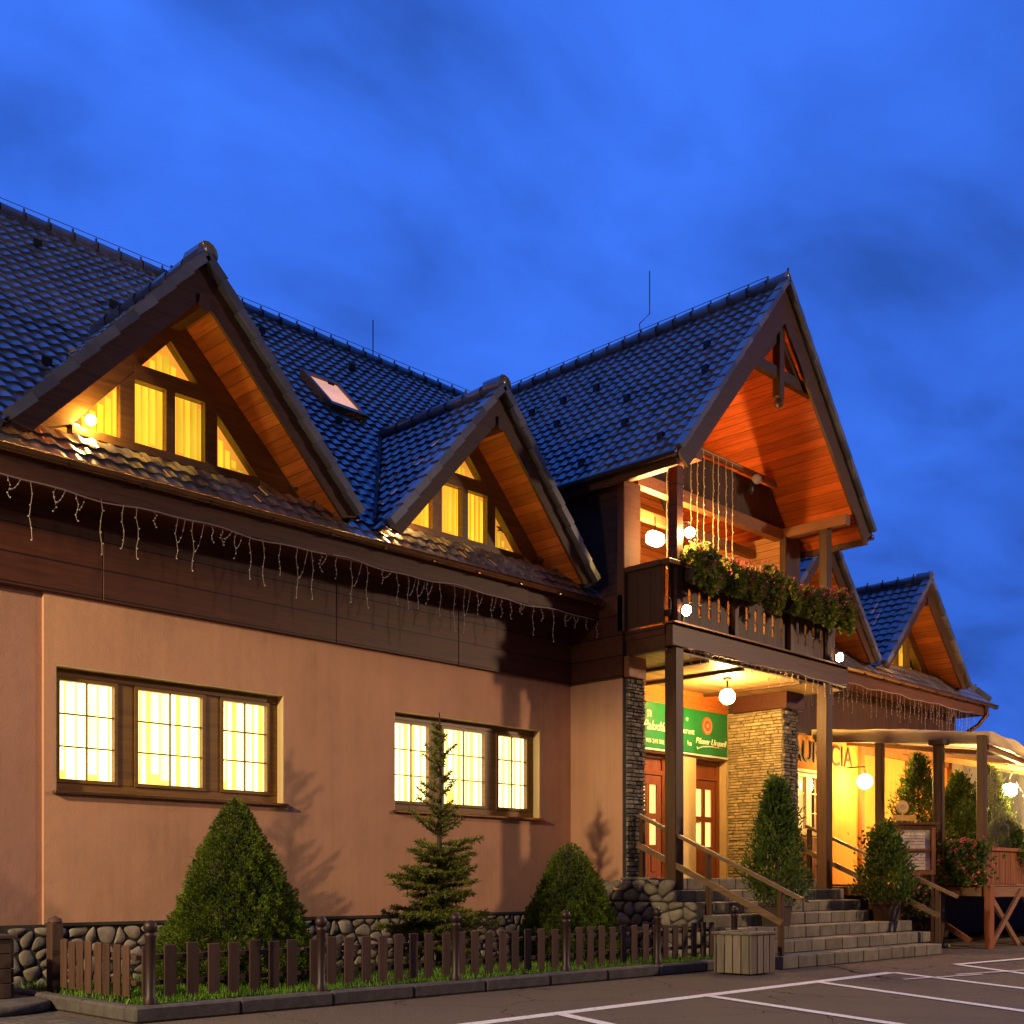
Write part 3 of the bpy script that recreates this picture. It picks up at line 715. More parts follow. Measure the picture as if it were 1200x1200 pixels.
b = MB(); b.tube([(GX, 12.6, GZ+.1), (GX, 12.62, GZ+.32), (GX, 12.4, GZ+.42), (GX, 12.4, GZ+1.15)], .009, 5); b.build('lightning_rod', M['black'], groof)
hb2 = None
for (yy, uu) in [(GY+.5+i*.75+(k%2)*.35, .35+k*.85) for i in range(7) for k in range(4)]:
    p = Vector((GX-GH+uu/math.hypot(1,kg), yy, GE + kg*uu/math.hypot(1,kg)))
    if p.z < zmain(p.y)+.1: continue
    if hb2 is None:
        m_ = MB(); m_.box(p.x-.03, p.x+.04, p.y-.05, p.y+.05, p.z+.02, p.z+.13); hb2 = m_.build('snow_hook', M['black'], groof); h2 = p.copy()
    elif random.random() < .7:
        c = hb2.copy(); COL.objects.link(c); c.parent = groof; c.location = p - h2; WORLD[c.name] = WORLD[groof.name]
b = MB(); off = .26; YB = 13.3
for sgn in (-1, 1):
    b.prism([(GX+sgn*(GH-.02), GY+.05, GE-.16), (GX, GY+.05, GZ-off), (GX, YB, GZ-off), (GX+sgn*(GH-.02), YB, GE-.16)], (0,0,.04))
b.build('soffit', M['soffit_gable'], groof)
b = MB()
for sgn in (-1, 1):
    b.prism([(GX+sgn*(GH+.03), GY, GE-.06), (GX, GY, GZ), (GX, GY, GZ-.62), (GX+sgn*(GH-.20), GY, GE-.22)], (0,.05,0))
    b.box(*sorted((GX+sgn*(GH-.06), GX+sgn*(GH+.0))), GY+.05, 13.5, GE-.22, GE-.03)
b.build('bargeboard', M['wood_beam'], groof)
# gutters along the gable eaves
for sgn in (-1, 1): b = MB(); b.tube([(GX+sgn*(GH+.08), GY, GE-.08), (GX+sgn*(GH+.08), 12.9, GE-.08)], .055, 8); b.build('gutter', M['metal'], groof)
# ornamental truss in the gable tip
tr = MB(); y = GY+.14
tr.beam((GX-1.0, y, 9.10), (GX+1.0, y, 9.10), .10, .17)
tr.beam((GX, y-.02, 8.72), (GX, y-.02, 9.98), .13, .13, up=(0,1,0))
tr.lathe((GX, y-.02, 8.55), [(0.0,0),(.07,.05),(.085,.10),(.05,.16),(.09,.17),(.09,.19)], 10)
tr.beam((GX-.62, y, 9.10), (GX-.06, y, 9.66), .09, .11); tr.beam((GX+.62, y, 9.10), (GX+.06, y, 9.66), .09, .11)
tr.build('gable_truss', M['wood_post'], groof)

# --- wing upper floor and the loggia behind the balcony
b = MB()
b.box(13.5, 13.72, 11.05, 14.5, 4.2, 7.25)                       # dark side wall
b.build('upper_wall', M['wood_wing'], house)
b = MB(); b.bbox(13.46, 13.86, 10.92, 11.05, 4.86, 7.1, .01); b.build('corner_post', M['wood_fascia'], house)
b = MB(); b.box(17.95, 18.2, 11.05, 13.3, 4.86, 7.25); b.build('loggia_side_wall', M['log_wall'], house)
b = MB(); b.bbox(17.93, 18.42, 10.93, 11.06, 4.86, 7.2, .01); b.build('corner_post', M['wood_post'], house)
b = MB(); b.box(13.72, 18.2, 13.3, 13.42, 4.86, 7.05)
b.prism([(GX-2.4,13.3,7.05), (GX+2.4,13.3,7.05), (GX,13.3,GZ-.3)], (0,.1,0)); b.build('loggia_back_wall', M['log_wall_x'], house)
b = MB(); b.box(18.2, 18.42, 11.06, 14.5, 4.2, 7.2); b.build('upper_wall', M['wood_wing'], house)
# triangular boarded gable panel and tie beams
b = MB(); y = 11.15
zl, zh = 7.34, 8.06
b.prism([(GX-(GZ-.25-zl)/kg, y, zl), (GX+(GZ-.25-zl)/kg, y, zl), (GX+(GZ-.25-zh)/kg, y, zh), (GX-(GZ-.25-zh)/kg, y, zh)], (0,.06,0))
b.build('gable_panel', M['wood_dark_v'], house)
b = MB(); b.beam((13.9, 11.08, 7.24), (18.1, 11.08, 7.24), .16, .19); b.beam((14.2, 11.6, 7.0), (17.9, 11.6, 7.0), .12, .14)
b.beam((14.0, 11.05, 8.10), (GX+1.85, 11.05, 8.10), .05, .09); b.build('tie_beam', M['wood_beam_y'], house)
for x in (13.78, 18.05): b = MB(); b.beam((x, GY+.06, 7.27), (x, 11.1, 7.27), .15, .17); b.build('purlin', M['wood_beam_y'], house)
b = MB(); b.bbox(13.70, 13.86, 10.14, 10.30, 4.86, 7.18, .01); b.build('balcony_post', M['wood_dark'], house)
b = MB(); b.bbox(17.95, 18.11, 10.14, 10.30, 4.86, 7.18, .01); b.build('balcony_post', M['wood_post'], house)
# slatted blind in the loggia side opening
b = MB()
for i in range(5): b.beam((13.9, 12.9, 6.35+i*.17), (15.2, 12.9, 6.35+i*.17), .03, .06)
b.bbox(14.5, 16.6, 13.18, 13.29, 5.0, 6.95, .01)
b.build('slat_screen', M['log_wall_x'], house)
# balcony
b = MB(); b.box(13.52, 18.42, 10.22, 13.3, 4.72, 4.86); balc = b.build('balcony', M['wood_dark'], house)
def plank(b, x, w_, y, z0, z1):
    s_ = .034; zc = z0+(z1-z0)*.46; hl = .19
    b.prism([(x,y,z0),(x+w_,y,z0),(x+w_,y,zc-hl),(x+w_-s_,y,zc-hl+.02),(x+w_-s_,y,zc-.06),(x+w_-.004,y,zc-.03),(x+w_-s_,y,zc),(x+w_-s_,y,zc+hl-.04),(x+w_,y,zc+hl),(x+w_,y,z1),
             (x,y,z1),(x,y,zc+hl),(x+s_,y,zc+hl-.04),(x+s_,y,zc),(x+.004,y,zc-.03),(x+s_,y,zc-.06),(x+s_,y,zc-hl+.02),(x,y,zc-hl)], (0,.014,0))
b = MB(); x = 13.60
while x < 18.25: plank(b, x, .246, 10.20, 4.9, 5.72); x += .25
y = 10.25
while y < 10.9: b.box(13.54, 13.57, y, y+.235, 4.9, 5.72); y += .24
b.build('parapet_boards', M['wood_dark_v'], balc)
b = MB(); b.bbox(13.5, 18.4, 10.12, 10.27, 5.72, 5.80, .01); b.bbox(13.48, 13.62, 10.27, 11.0, 5.72, 5.80, .01); b.bbox(13.6, 18.4, 10.235, 10.285, 5.0, 5.09, .005)
for x in (15.15, 16.75): b.bbox(x, x+.1, 10.12, 10.198, 4.86, 5.72, .01)
b.build('parapet_rail', M['wood_beam'], balc)

# --- porch below the balcony
b = MB(); b.bbox(13.54, 18.60, 10.10, 10.22, 4.55, 4.86, .01); b.bbox(13.54, 13.64, 10.22, 10.95, 4.50, 4.80, .01); b.bbox(18.48, 18.60, 10.22, 11.9, 4.50, 4.86, .01)
b.build('porch_fascia', M['wood_beam'], house)
b = MB(); b.box(13.5, 18.7, 10.02, 10.24, 4.864, 4.885); b.build('fascia_cap', M['metal'], house)
b = MB(); b.box(13.64, 18.48, 10.22, 12.2, 4.50, 4.53); b.build('porch_ceiling', M['ceiling'], house)
for x in (14.55, 15.5, 17.2): b = MB(); b.bbox(x, x+.07, 10.22, 12.19, 4.45, 4.499, .005); b.build('ceiling_batten', M['wood_post'], house)
for x in (13.76, 18.02):
    b = MB(); b.bbox(x-.10, x+.10, 10.13, 10.33, 1.05, 4.55, .012); b.build('porch_post', M['wood_post'], house)
b = MB(); b.bbox(18.62, 18.76, 10.5, 10.64, 1.05, 4.3, .01); b.build('porch_post', M['wood_post'], house)
b = MB(); b.bbox(18.4, 18.8, 10.3, 12.0, 1.0, 1.06, .01); b.build('porch_landing', M['step'], house)
# entrance wall with two door openings
D1 = (15.36, 16.28, 1.225, 3.36); D2 = (16.98, 17.90, 1.225, 3.36); YS = 12.15
b = MB(); wall_x(b, 13.8, 18.1, .9, 4.2, YS, .45, [D1, D2]); b.build('entrance_wall', M['cream'], house)
b = MB(); b.box(13.8, 18.0, YS, YS+.3, 4.2, 4.5); b.build('entrance_band', M['soffit'], house)
def door(D):
    x0, x1, z0, z1 = D; y = YS+.14
    b = MB(); b.box(x0, x0+.09, y, y+.09, z0, z1); b.box(x1-.09, x1, y, y+.09, z0, z1); b.box(x0+.09, x1-.09, y, y+.09, z1-.08, z1); b.box(x0+.09, x1-.09, y, y+.09, z1-.36, z1-.28)
    b.box(x0+.09, x1-.09, y+.03, y+.06, z1-.28, z1-.08)
    dr = b.build('door', M['door_wood'], house)
    b = MB(); a, c, t = x0+.095, x1-.095, z1-.365; m_ = (a+c)/2; yl = y+.02
    b.box(a, a+.12, yl, yl+.05, z0, t); b.box(c-.12, c, yl, yl+.05, z0, t); b.box(m_-.045, m_+.045, yl+.002, yl+.048, z0+.5, t)
    b.box(a+.12, c-.12, yl, yl+.05, t-.16, t); b.box(a+.12, c-.12, yl+.003, yl+.05, z0+1.02, z0+1.12); b.box(a+.12, c-.12, yl, yl+.05, z0, z0+.58)
    b.bbox(a+.17, m_-.07, yl-.015, yl, z0+.12, z0+.48, .008); b.bbox(m_+.07, c-.17, yl-.015, yl, z0+.12, z0+.48, .008)
    b.build('door_leaf', M['door_wood'], dr)
    b = MB(); b.box(a+.12, c-.12, yl+.03, yl+.035, z0+.58, t-.16); b.build('door_glass', M['lit_door'], dr)
    b = MB(); b.tube([(a+.06, yl-.05, z0+1.0), (a+.17, yl-.05, z0+1.0)], .012, 6); b.tube([(a+.06, yl-.05, z0+1.0), (a+.06, yl, z0+1.0)], .012, 6); b.build('handle', M['seal_gold'], dr)
door(D1); door(D2)
# ledge-stone pillars and the cream stone side wall
def ledge(b, mp, W_, H_, row=.06, lmin=.06, lmax=.16, dep=.05):
    z = 0
    while z < H_-.01:
        h = min(row*random.uniform(.7, 1.3), H_-z); x = 0
        while x < W_-.005:
            w_ = min(random.uniform(lmin, lmax), W_-x); w_ = W_-x if W_-x-w_ < lmin*.5 else w_; d_ = dep*random.uniform(.3, 1.0)
            g_ = .004; j = lambda: random.uniform(-.006,.006)
            A = [(x+g_, z+g_), (x+w_-g_, z+g_), (x+w_-g_, z+h-g_), (x+g_, z+h-g_)]; ins = .006
            B = [(x+g_+ins, z+g_+ins), (x+w_-g_-ins, z+g_+ins), (x+w_-g_-ins, z+h-g_-ins), (x+g_+ins, z+h-g_-ins)]
            vs = [mp(p[0], p[1], 0) for p in A] + [mp(p[0]+j()*.5, p[1]+j()*.5, d_+j()) for p in B]
            b.add(vs, [(4,5,6,7),(0,1,5,4),(1,2,6,5),(2,3,7,6),(3,0,4,7)]); x += w_
        z += h
b = MB(); b.cur = 1; b.box(13.53, 13.93, 10.93, 12.14, 1.0, 4.2); b.cur = 0
ledge(b, lambda x, z, d: (13.52+x, 10.93-d, 1.1+z), .43, 3.08); ledge(b, lambda x, z, d: (13.93+d, 10.93+x, 1.225+z), 1.2, 2.95)
b.build('stone_pillar', [M['ledge'], M['mortar']], house)
b = MB(); b.bbox(13.50, 13.92, 10.86, 11.05, 4.19, 4.50, .01); b.build('pillar_beam', M['wood_beam_y'], house)
b = MB(); b.cur = 1; b.box(17.97, 18.42, 11.0, 12.14, 1.0, 4.5); b.cur = 0
ledge(b, lambda x, z, d: (17.97-d, 11.02+x, 1.225+z), 1.13, 3.0, .052, .07, .24, .035)
b.build('stone_side_wall', [M['cream_stone'], M['mortar']], house)
b = MB(); ledge(b, lambda x, z, d: (17.93+x, 11.0-d, 1.225+z), .49, 2.98); ledge(b, lambda x, z, d: (17.66+x, 10.93-d, 1.225+z), .50, 1.75, dep=.10)
b.cur = 1; b.box(17.67, 18.14, 10.93, 10.985, 1.225, 2.97)
b.build('stone_pillar', [M['ledge'], M['mortar']], house)
b = MB(); b.box(17.9, 18.48, 10.9, 12, 4.2, 4.52); b.build('pillar_beam', M['wood_dark'], house)

# --- main windows
def big_window(Wd):
    x0, x1, z0, z1 = Wd; y = Y0+.13
    b = MB(); t = .10
    b.bbox(x0, x1, y, y+.09, z0, z0+t, .008); b.bbox(x0, x1, y, y+.09, z1-t, z1, .008)
    s = (x1-x0); fr = [0, .28, .345, .645, .715, .96]
    sash = [(x0+.06, x0+s*.265), (x0+s*.335, x0+s*.645), (x0+s*.715, x0+s*.955)]
    edges = [x0] + [v for p in sash for v in p] + [x1]
    for i in range(0, 8, 2): b.bbox(edges[i], edges[i+1], y+.004, y+.094, z0+t, z1-t, .008)
    root = b.build('window', M['window_wood'], house)
    b = MB(); b.box(x0+.001, x1-.001, Y0+.002, y-.002, z1-.012, z1-.001); b.box(x1-.012, x1-.001, Y0+.002, y-.002, z0+.001, z1-.013); b.box(x0+.001, x0+.012, Y0+.002, y-.002, z0+.001, z1-.013); b.build('reveal', M['cream'], root)  # paler than the wall paint: window glow put into the lining's colour
    for (a, c) in sash:
        b = MB(); w_ = .038; A, C, Z0_, Z1_ = a+.002, c-.002, z0+t+.001, z1-t-.001
        b.box(A, A+w_, y-.02, y+.05, Z0_, Z1_); b.box(C-w_, C, y-.02, y+.05, Z0_, Z1_); b.box(A+w_, C-w_, y-.02, y+.05, Z0_, Z0_+w_); b.box(A+w_, C-w_, y-.02, y+.05, Z1_-w_, Z1_)
        m_ = (a+c)/2; b.box(m_-.008, m_+.008, y-.004, y+.02, Z0_+w_, Z1_-w_)
        for k in (1, 2): zz = Z0_+w_ + (Z1_-Z0_-2*w_)*k/3; b.box(A+w_, C-w_, y-.002, y+.018, zz-.008, zz+.008)
        b.build('sash', M['window_wood'], root)
        b = MB(); b.box(A+w_, C-w_, y+.022, y+.028, Z0_+w_, Z1_-w_); b.build('pane', M['glass'], root)
    b = MB(); x = x0-.1
    while x < x1+.1:
        ww = .118 if random.random() < .7 else .08
        zl = z0 + (.0 if random.random() < .7 else random.uniform(.18, .36))
        b.add([(x,y+.22,zl),(x+ww,y+.25,zl),(x+ww,y+.25,z1+.1),(x,y+.22,z1+.1)], [(0,1,2,3)]); x += .125
    b.build('blind', M['lit'], root)
    b = MB(); b.add([(x0-.5,y+.6,z0-.3),(x1+.5,y+.6,z0-.3),(x1+.5,y+.6,z1+.3),(x0-.5,y+.6,z1+.3)], [(0,1,2,3)]); b.build('room_wall', M['lit_back'], root)
    b = MB(); b.bbox(x0-.03, x1+.03, Y0-.06, y, z0-.035, z0-.002, .006); b.build('sill', M['metal'], root)
    return root
big_window(W1); big_window(W2)
# terrace-side window with pale frame
x0, x1, z0, z1 = WR; y = Y0+.10
b = MB()
b.box(x0, x1, y, y+.08, z0, z0+.07); b.box(x0, x1, y, y+.08, z1-.07, z1)
for (a, c) in ((x0, x0+.08), (19.98, 20.10), (20.62, 20.78), (x1-.08, x1)): b.box(a, c, y+.002, y+.082, z0+.07, z1-.07)
for k in (1, 2): zz = z0+(z1-z0)*k/3; b.box(x0+.08, x1-.08, y+.03, y+.05, zz-.008, zz+.008)
for xx in (19.7, 20.36, 21.0): b.box(xx-.008, xx+.008, y+.032, y+.052, z0+.07, z1-.07)
b.box(x0-.06, x1+.06, Y0-.03, Y0-.002, z0-.06, z0); b.box(x0-.1, x1+.1, Y0-.03, Y0-.002, z1, z1+.06)
wr = b.build('window', M['white_frame'], house)
b = MB(); b.box(x0+.08, x1-.08, y+.055, y+.06, z0+.07, z1-.07); b.build('pane', M['glass'], wr)
b = MB(); b.add([(x0-.2,y+.4,z0-.2),(x1+.2,y+.4,z0-.2),(x1+.2,y+.4,z1+.2),(x0-.2,y+.4,z1+.2)], [(0,1,2,3)]); b.build('room_wall', M['lit_door'], wr)
b = MB(); b.bbox(19.3, 21.35, Y0-.05, Y0-.003, 1.2, 2.05, .01); b.build('wall_panel', M['panel_wood'], house)
b = MB()
for xx in (22.5, 24.6): b.bbox(xx, xx+.14, Y0-.09, Y0-.003, 1.15, 4.0, .01)
b.bbox(22.65, 27, Y0-.08, Y0-.003, 3.85, 4.0, .01)
b.build('wall_posts', M['panel_wood'], house)

# ------------------------------------------------------------------ steps
st = thing('stone_steps', 'grey block stone steps up to the porch with cobbled side wall', 'steps', (16, 9.3, 0))
YF = [8.35, 8.69, 9.03, 9.40, 9.74, 10.08, 10.48]; XS0, XS1 = 13.62, 18.42
XL = [13.62]*7; XRt = [18.42, 18.75, 18.80, 18.0, 18.35, 18.42, 18.42]
for i in range(7):
    b = MB(); z0, z1 = .175*i, .175*(i+1); yb = YF[i+1] if i < 6 else 12.6; x = XS0
    b.cur = 1; b.box(XS0+.01, XRt[i]-.01, YF[i]+.02, yb+.05, max(0, z0), z1-.012); b.cur = 0
    while x < XRt[i]-.05:
        x1 = min(x + random.uniform(.36, .5), XRt[i]); x1 = XRt[i] if XRt[i]-x1 < .2 else x1
        b.bbox(x+.003, x1-.003, YF[i]+random.uniform(-.006,.006), yb+.04, z0+.002, z1+random.uniform(-.003,.003), .012); x = x1
    b.build('step', [M['step'], M['joint']], st)
b = MB()
b.box(13.50, 13.615, 9.25, 11.95, 0, .53); b.box(13.50, 13.615, 9.62, 11.95, .53, .88); b.box(13.50, 13.615, 10.0, 11.95, .88, 1.05); b.box(13.50, 13.615, 10.5, 10.98, 1.05, 1.2)
b.cur = 1
pebbles(b, lambda x, z, d: (13.50-d, 11.94-x, .05+z), 2.66, .47, .20, .045); pebbles(b, lambda x, z, d: (13.50-d, 11.94-x, .53+z), 2.30, .35, .20, .045); pebbles(b, lambda x, z, d: (13.50-d, 11.94-x, .885+z), 1.92, .315, .19, .045)
b.cur = 2; b.bbox(13.47, 13.64, 10.45, 11.0, 1.2, 1.235, .006)
b.build('side_wall', [M['mortar'], M['stone'], M['step']], st)

def handrail(x, label, rails):
    h = thing('handrail', label, 'handrail', (x, 9.4, 0), 'wooden handrails of the porch steps')
    for (y, z0) in ((8.45, .175), (9.62, .70), (10.80, 1.225)):
        b = MB(); b.bbox(x-.036, x+.036, y-.036, y+.036, z0, z0+.92-.04, .008); b.build('post', M['wood_post'], h)
    b = MB(); b.beam((x, 8.12, .93), (x, 10.86, 2.16), .075, .05); b.build('top_rail', M['rail_wood'], h)
    b = MB(); b.beam((x-.055, 8.40, .62), (x-.055, 10.84, 1.72), .035, .085); b.build('lower_rail', M['rail_wood'], h)
handrail(13.74, 'brown wooden handrail beside the cobbled side wall of the steps', 0)
handrail(18.50, 'wooden handrail behind the short potted thuja, terrace side of the steps', 0)

# ------------------------------------------------------------------ signs
sg = thing('green_sign', 'green board with cream lettering and red seal above the porch doors', 'sign', (16.0, 12.15, 3.8))
b = MB(); b.bbox(14.05, 17.86, 12.09, 12.145, 3.42, 4.19, .006); b.build('board', M['green'], sg)
b = MB(); b.box(14.05, 17.9, 12.10, 12.148, 3.385, 3.418); b.build('trim', M['letter'], sg)
yt = 12.085
text('lettering', 'n', M['letter'], sg, (15.62, yt, 3.93), .25, align='RIGHT')
text('lettering', 'Paludák', M['letter'], sg, (15.72, yt, 3.72), .22, .35)
text('lettering', '905 240 502', M['letter'], sg, (15.72, yt, 3.50), .10)
text('lettering', 'e', M['letter'], sg, (16.66, yt, 3.96), .14, align='RIGHT')
text('lettering', 'Restaurant', M['letter'], sg, (16.84, yt, 3.74), .15, align='RIGHT')
text('lettering', 'ka', M['letter'], sg, (16.75, yt, 3.54), .13, align='RIGHT')
b = MB()
def disc(b, c, r, y, n=28): b.add([(c[0]+r*math.cos(2*math.pi*i/n), y, c[1]+r*math.sin(2*math.pi*i/n)) for i in range(n)] + [(c[0]+r*math.cos(2*math.pi*i/n), y+.01, c[1]+r*math.sin(2*math.pi*i/n)) for i in range(n)],
    [tuple(range(n))] + [(i, n+i, n+(i+1)%n, (i+1)%n) for i in range(n)])
disc(b, (17.22, 3.93), .155, 12.078); b.cur = 1; disc(b, (17.22, 3.93), .125, 12.074); b.cur = 0; disc(b, (17.22, 3.93), .095, 12.070); b.cur = 1; disc(b, (17.22, 3.93), .04, 12.066)
for i in range(18): a = 2*math.pi*i/18; disc(b, (17.22+.142*math.cos(a), 3.93+.142*math.sin(a)), .010, 12.070, 8)
b.build('seal', [M['seal_red'], M['seal_gold']], sg)
text('lettering', 'Pilsner Urquell', M['letter'], sg, (17.34, yt, 3.60), .155, .3)
b = MB(); b.tube([(17.0, yt, 3.53), (17.1, yt, 3.555), (17.35, yt, 3.575), (17.72, yt, 3.56)], .011, 6)
b.tube([(17.0, yt, 3.53), (16.93, yt, 3.50), (16.92, yt, 3.54)], .011, 6); b.build('flourish', M['letter'], sg)
rs = thing('wall_lettering', 'dark letters of the restaurant word on the orange wall behind the porch post', 'lettering', (20.6, 11.98, 3.6))
lt = text('lettering', 'REŠTAURÁCIA', M['dark_letter'], rs, (20.5, 11.985, 3.53), .60)
xs_ = [v.co.x for v in lt.data.vertices]; mid_ = (max(xs_)+min(xs_))/2; k_ = 3.5/(max(xs_)-min(xs_))
for v in lt.data.vertices: v.co.x = (v.co.x-mid_)*k_

# ------------------------------------------------------------------ lamps
t = thing('porch_lamp', 'large glowing globe hanging under the porch ceiling', 'lamp', (16.1, 10.9, 4.5))
b = MB(); b.ball((16.1, 10.9, 4.19), .125, 20, 14); b.build('globe', M['lamp_globe'], t)
b = MB(); b.tube([(16.1,10.9,4.30),(16.1,10.9,4.5)], .018, 8); b.lathe((16.1,10.9,4.47), [(.0,.03),(.07,.03),(.07,0),(.03,-.02)], 14); b.lathe((16.1,10.9,4.30), [(.05,0),(.06,.03),(.02,.04)], 12); b.build('stem', M['black'], t)
t = thing('balcony_lamp', 'small glowing bulb above the left end of the flower boxes', 'lamp', (14.0, 10.32, 6.3))
b = MB(); b.ball((13.96, 10.10, 6.24), .075, 16, 10); b.build('globe', M['lamp_small'], t)
b = MB(); b.tube([(13.96,10.10,6.31),(13.96,10.10,6.40),(13.84,10.16,6.40)], .014, 8); b.build('arm', M['black'], t)
t = thing('wall_light', 'bright shaded lamp inside the balcony seen through its side opening', 'lamp', (14.9, 11.5, 6.7))
b = MB(); b.bbox(14.68, 14.98, 11.30, 11.50, 6.50, 6.70, .05); b.build('shade', M['lamp_loggia'], t)
b = MB(); b.tube([(14.83,11.40,6.70),(14.83,11.40,6.95)], .012, 6); b.build('rod', M['black'], t)
for (x, z, lab, oth) in ((13.75, 5.07, 'lit floodlight on the porch fascia corner, above the dark front post', 0), (18.12, 5.00, 'lit floodlight at the terrace end of the porch fascia', 0)):
    t = thing('floodlight', lab, 'lamp', (x, 10.0, 4.89), 'floodlights on the porch fascia')
    b = MB(); b.lathe((0,0,0), [(.035,.0),(.07,.03),(.085,.10),(.082,.105)], 14)
    d = Vector((-.35, -.85, -.25)).normalized(); q = Vector((0,0,1)).rotation_difference(d).to_matrix()
    b.v = [tuple(q @ Vector(v) + Vector((x, 10.04, z)) - d*.04) for v in b.v]; b.build('housing', M['black'], t)
    b = MB(); c = Vector((x, 10.04, z)) + d*.055; n_ = 18; a1 = d.cross(Vector((0,0,1))).normalized(); a2 = d.cross(a1)
    b.add([c + (a1*math.cos(2*math.pi*i/n_) + a2*math.sin(2*math.pi*i/n_))*.076 for i in range(n_)] + [c+d*.02], [(i, (i+1)%n_, n_) for i in range(n_)], True); b.build('lens', M['lamp_spot'], t)
    b = MB(); b.box(x-.02, x+.02, 10.05, 10.09, 4.886, z); b.box(x-.07, x+.07, 10.04, 10.12, 4.885, 4.90); b.build('bracket', M['black'], t)
t = thing('security_camera', 'white round camera fitting on the dark boarded gable panel', 'camera', (16.9, 11.05, 7.9))
b = MB(); b.ball((17.05, 10.95, 7.98), .085, 14, 10); b.build('head', M['white_plastic'], t)
b = MB(); b.tube([(17.05,10.96,7.98),(17.0,11.08,7.85),(16.95,11.1,7.85)], .025, 8); b.ball((16.92, 10.98, 7.80), .07, 12, 8, (1,.6,1.4)); b.build('bracket', M['black'], t)
t = thing('terrace_lamp', 'glowing globe on the wall at the back of the terrace', 'lamp', (21.9, 11.9, 3.3))
b = MB(); b.ball((21.85, 11.5, 3.2), .15, 18, 12); b.build('globe', M['lamp_wall'], t)
b = MB(); b.tube([(21.85,11.5,3.34),(21.85,11.5,3.5),(21.85,11.9,3.5)], .016, 8); b.build('arm', M['black'], t)
t = thing('hanging_lantern', 'glowing lantern hanging on a hook under the canopy at the right edge', 'lamp', (24.1, 9.5, 3.5))
b = MB(); b.lathe((24.1, 9.5, 2.93), [(0,0),(.10,.0),(.14,.06),(.13,.20),(.05,.24),(0,.24)], 14); b.build('globe', M['lamp_lantern'], t)
b = MB(); b.tube([(24.1,9.5,3.17),(24.1,9.5,3.28),(24.06,9.45,3.36),(24.0,9.4,3.40),(24.25,9.6,3.45),(24.5,9.8,3.45)], .012, 6); b.build('hook', M['black'], t)

# ------------------------------------------------------------------ fairy lights
def icicles(name, label, x0, x1, y, z, group, lmin=.15, lmax=.62, wig=.05, seed=1):
    r_ = random.Random(seed); t = thing(name, label, 'fairy lights', ((x0+x1)/2, y, z), group)
    pts = []; x = x0
    while x <= x1+1e-6: pts.append((x, y, z + .018*math.sin(x*3.1) - .012*math.sin(x*7))); x += .2
    b = MB(); b.tube(pts, .008, 5); b.build('cable', M['wire'], t)
    b = MB(); c = MB(); x = x0+.05; prev = None
    while x < x1:
        l = r_.uniform(lmin, lmax); p = [(x + .015*math.sin(k*1.7+x*9), y-.005, z - l*k/5) for k in range(6)]
        b.tube(p, .0034, 4, cap=False)
        for k in range(1, 6): c.ball((p[k][0]+r_.uniform(-.014,.014), y-.008, p[k][2]), .009, 5, 4)
        if r_.random() < .4:
            w_ = r_.uniform(.09, .16); q = [(x + w_*k/4, y-.005, z - l*.62*(1-(k/4)**2)) for k in range(5)]; b.tube(q, .0034, 4, cap=False)
            for k in (1, 2, 3): c.ball(q[k], .009, 5, 4)
        x += r_.uniform(.12, .26)
    b.build('strands', M['wire'], t)['kind'] = 'stuff'; c.build('bulbs', M['bulb'], t)['kind'] = 'stuff'
G = 'icicle lights along the eaves'
icicles('icicle_lights', 'unlit icicle lights along the eave above the three-light window nearest the cone bush', 1.0, 8.4, YE+.01, 5.06, G, seed=3)
icicles('icicle_lights', 'unlit icicle lights along the eave between the slim spruce and the porch', 8.5, 13.4, YE+.01, 5.06, G, seed=4)
icicles('icicle_lights', 'sparse icicle lights along the front edge of the porch', 13.9, 18.5, 10.09, 4.56, G, .08, .3, seed=5)
icicles('icicle_lights', 'icicle lights along the eave over the terrace canopy', 18.7, 26.8, YE+.01, 5.06, G, .3, .6, seed=6)
t = thing('light_curtain', 'golden light strands hanging like a curtain inside the balcony gable', 'fairy lights', (15.3, 10.9, 8.1))
b = MB(); c = MB()
for i in range(10):
    x = 14.5 + i*.20 + random.uniform(-.03,.03); zt_ = min(8.05, GE + kg*(x-GX+GH) - .45); zb = 5.95 + random.uniform(0,.1)
    p = [(x + .01*math.sin(k*2.2+i), 10.92, zt_ + (zb-zt_)*k/14) for k in range(15)]; b.tube(p, .007, 4, cap=False)
    for k in range(1, 15): c.ball((p[k][0], 10.91, p[k][2]), .015, 5, 4)
b.tube([(14.3, 10.93, 7.6), (14.6,10.93,8.06), (16.6, 10.93, 8.06)], .009, 5)
b.build('strands', M['gold_wire'], t)['kind'] = 'stuff'; c.build('bulbs', M['bulb'], t)['kind'] = 'stuff'

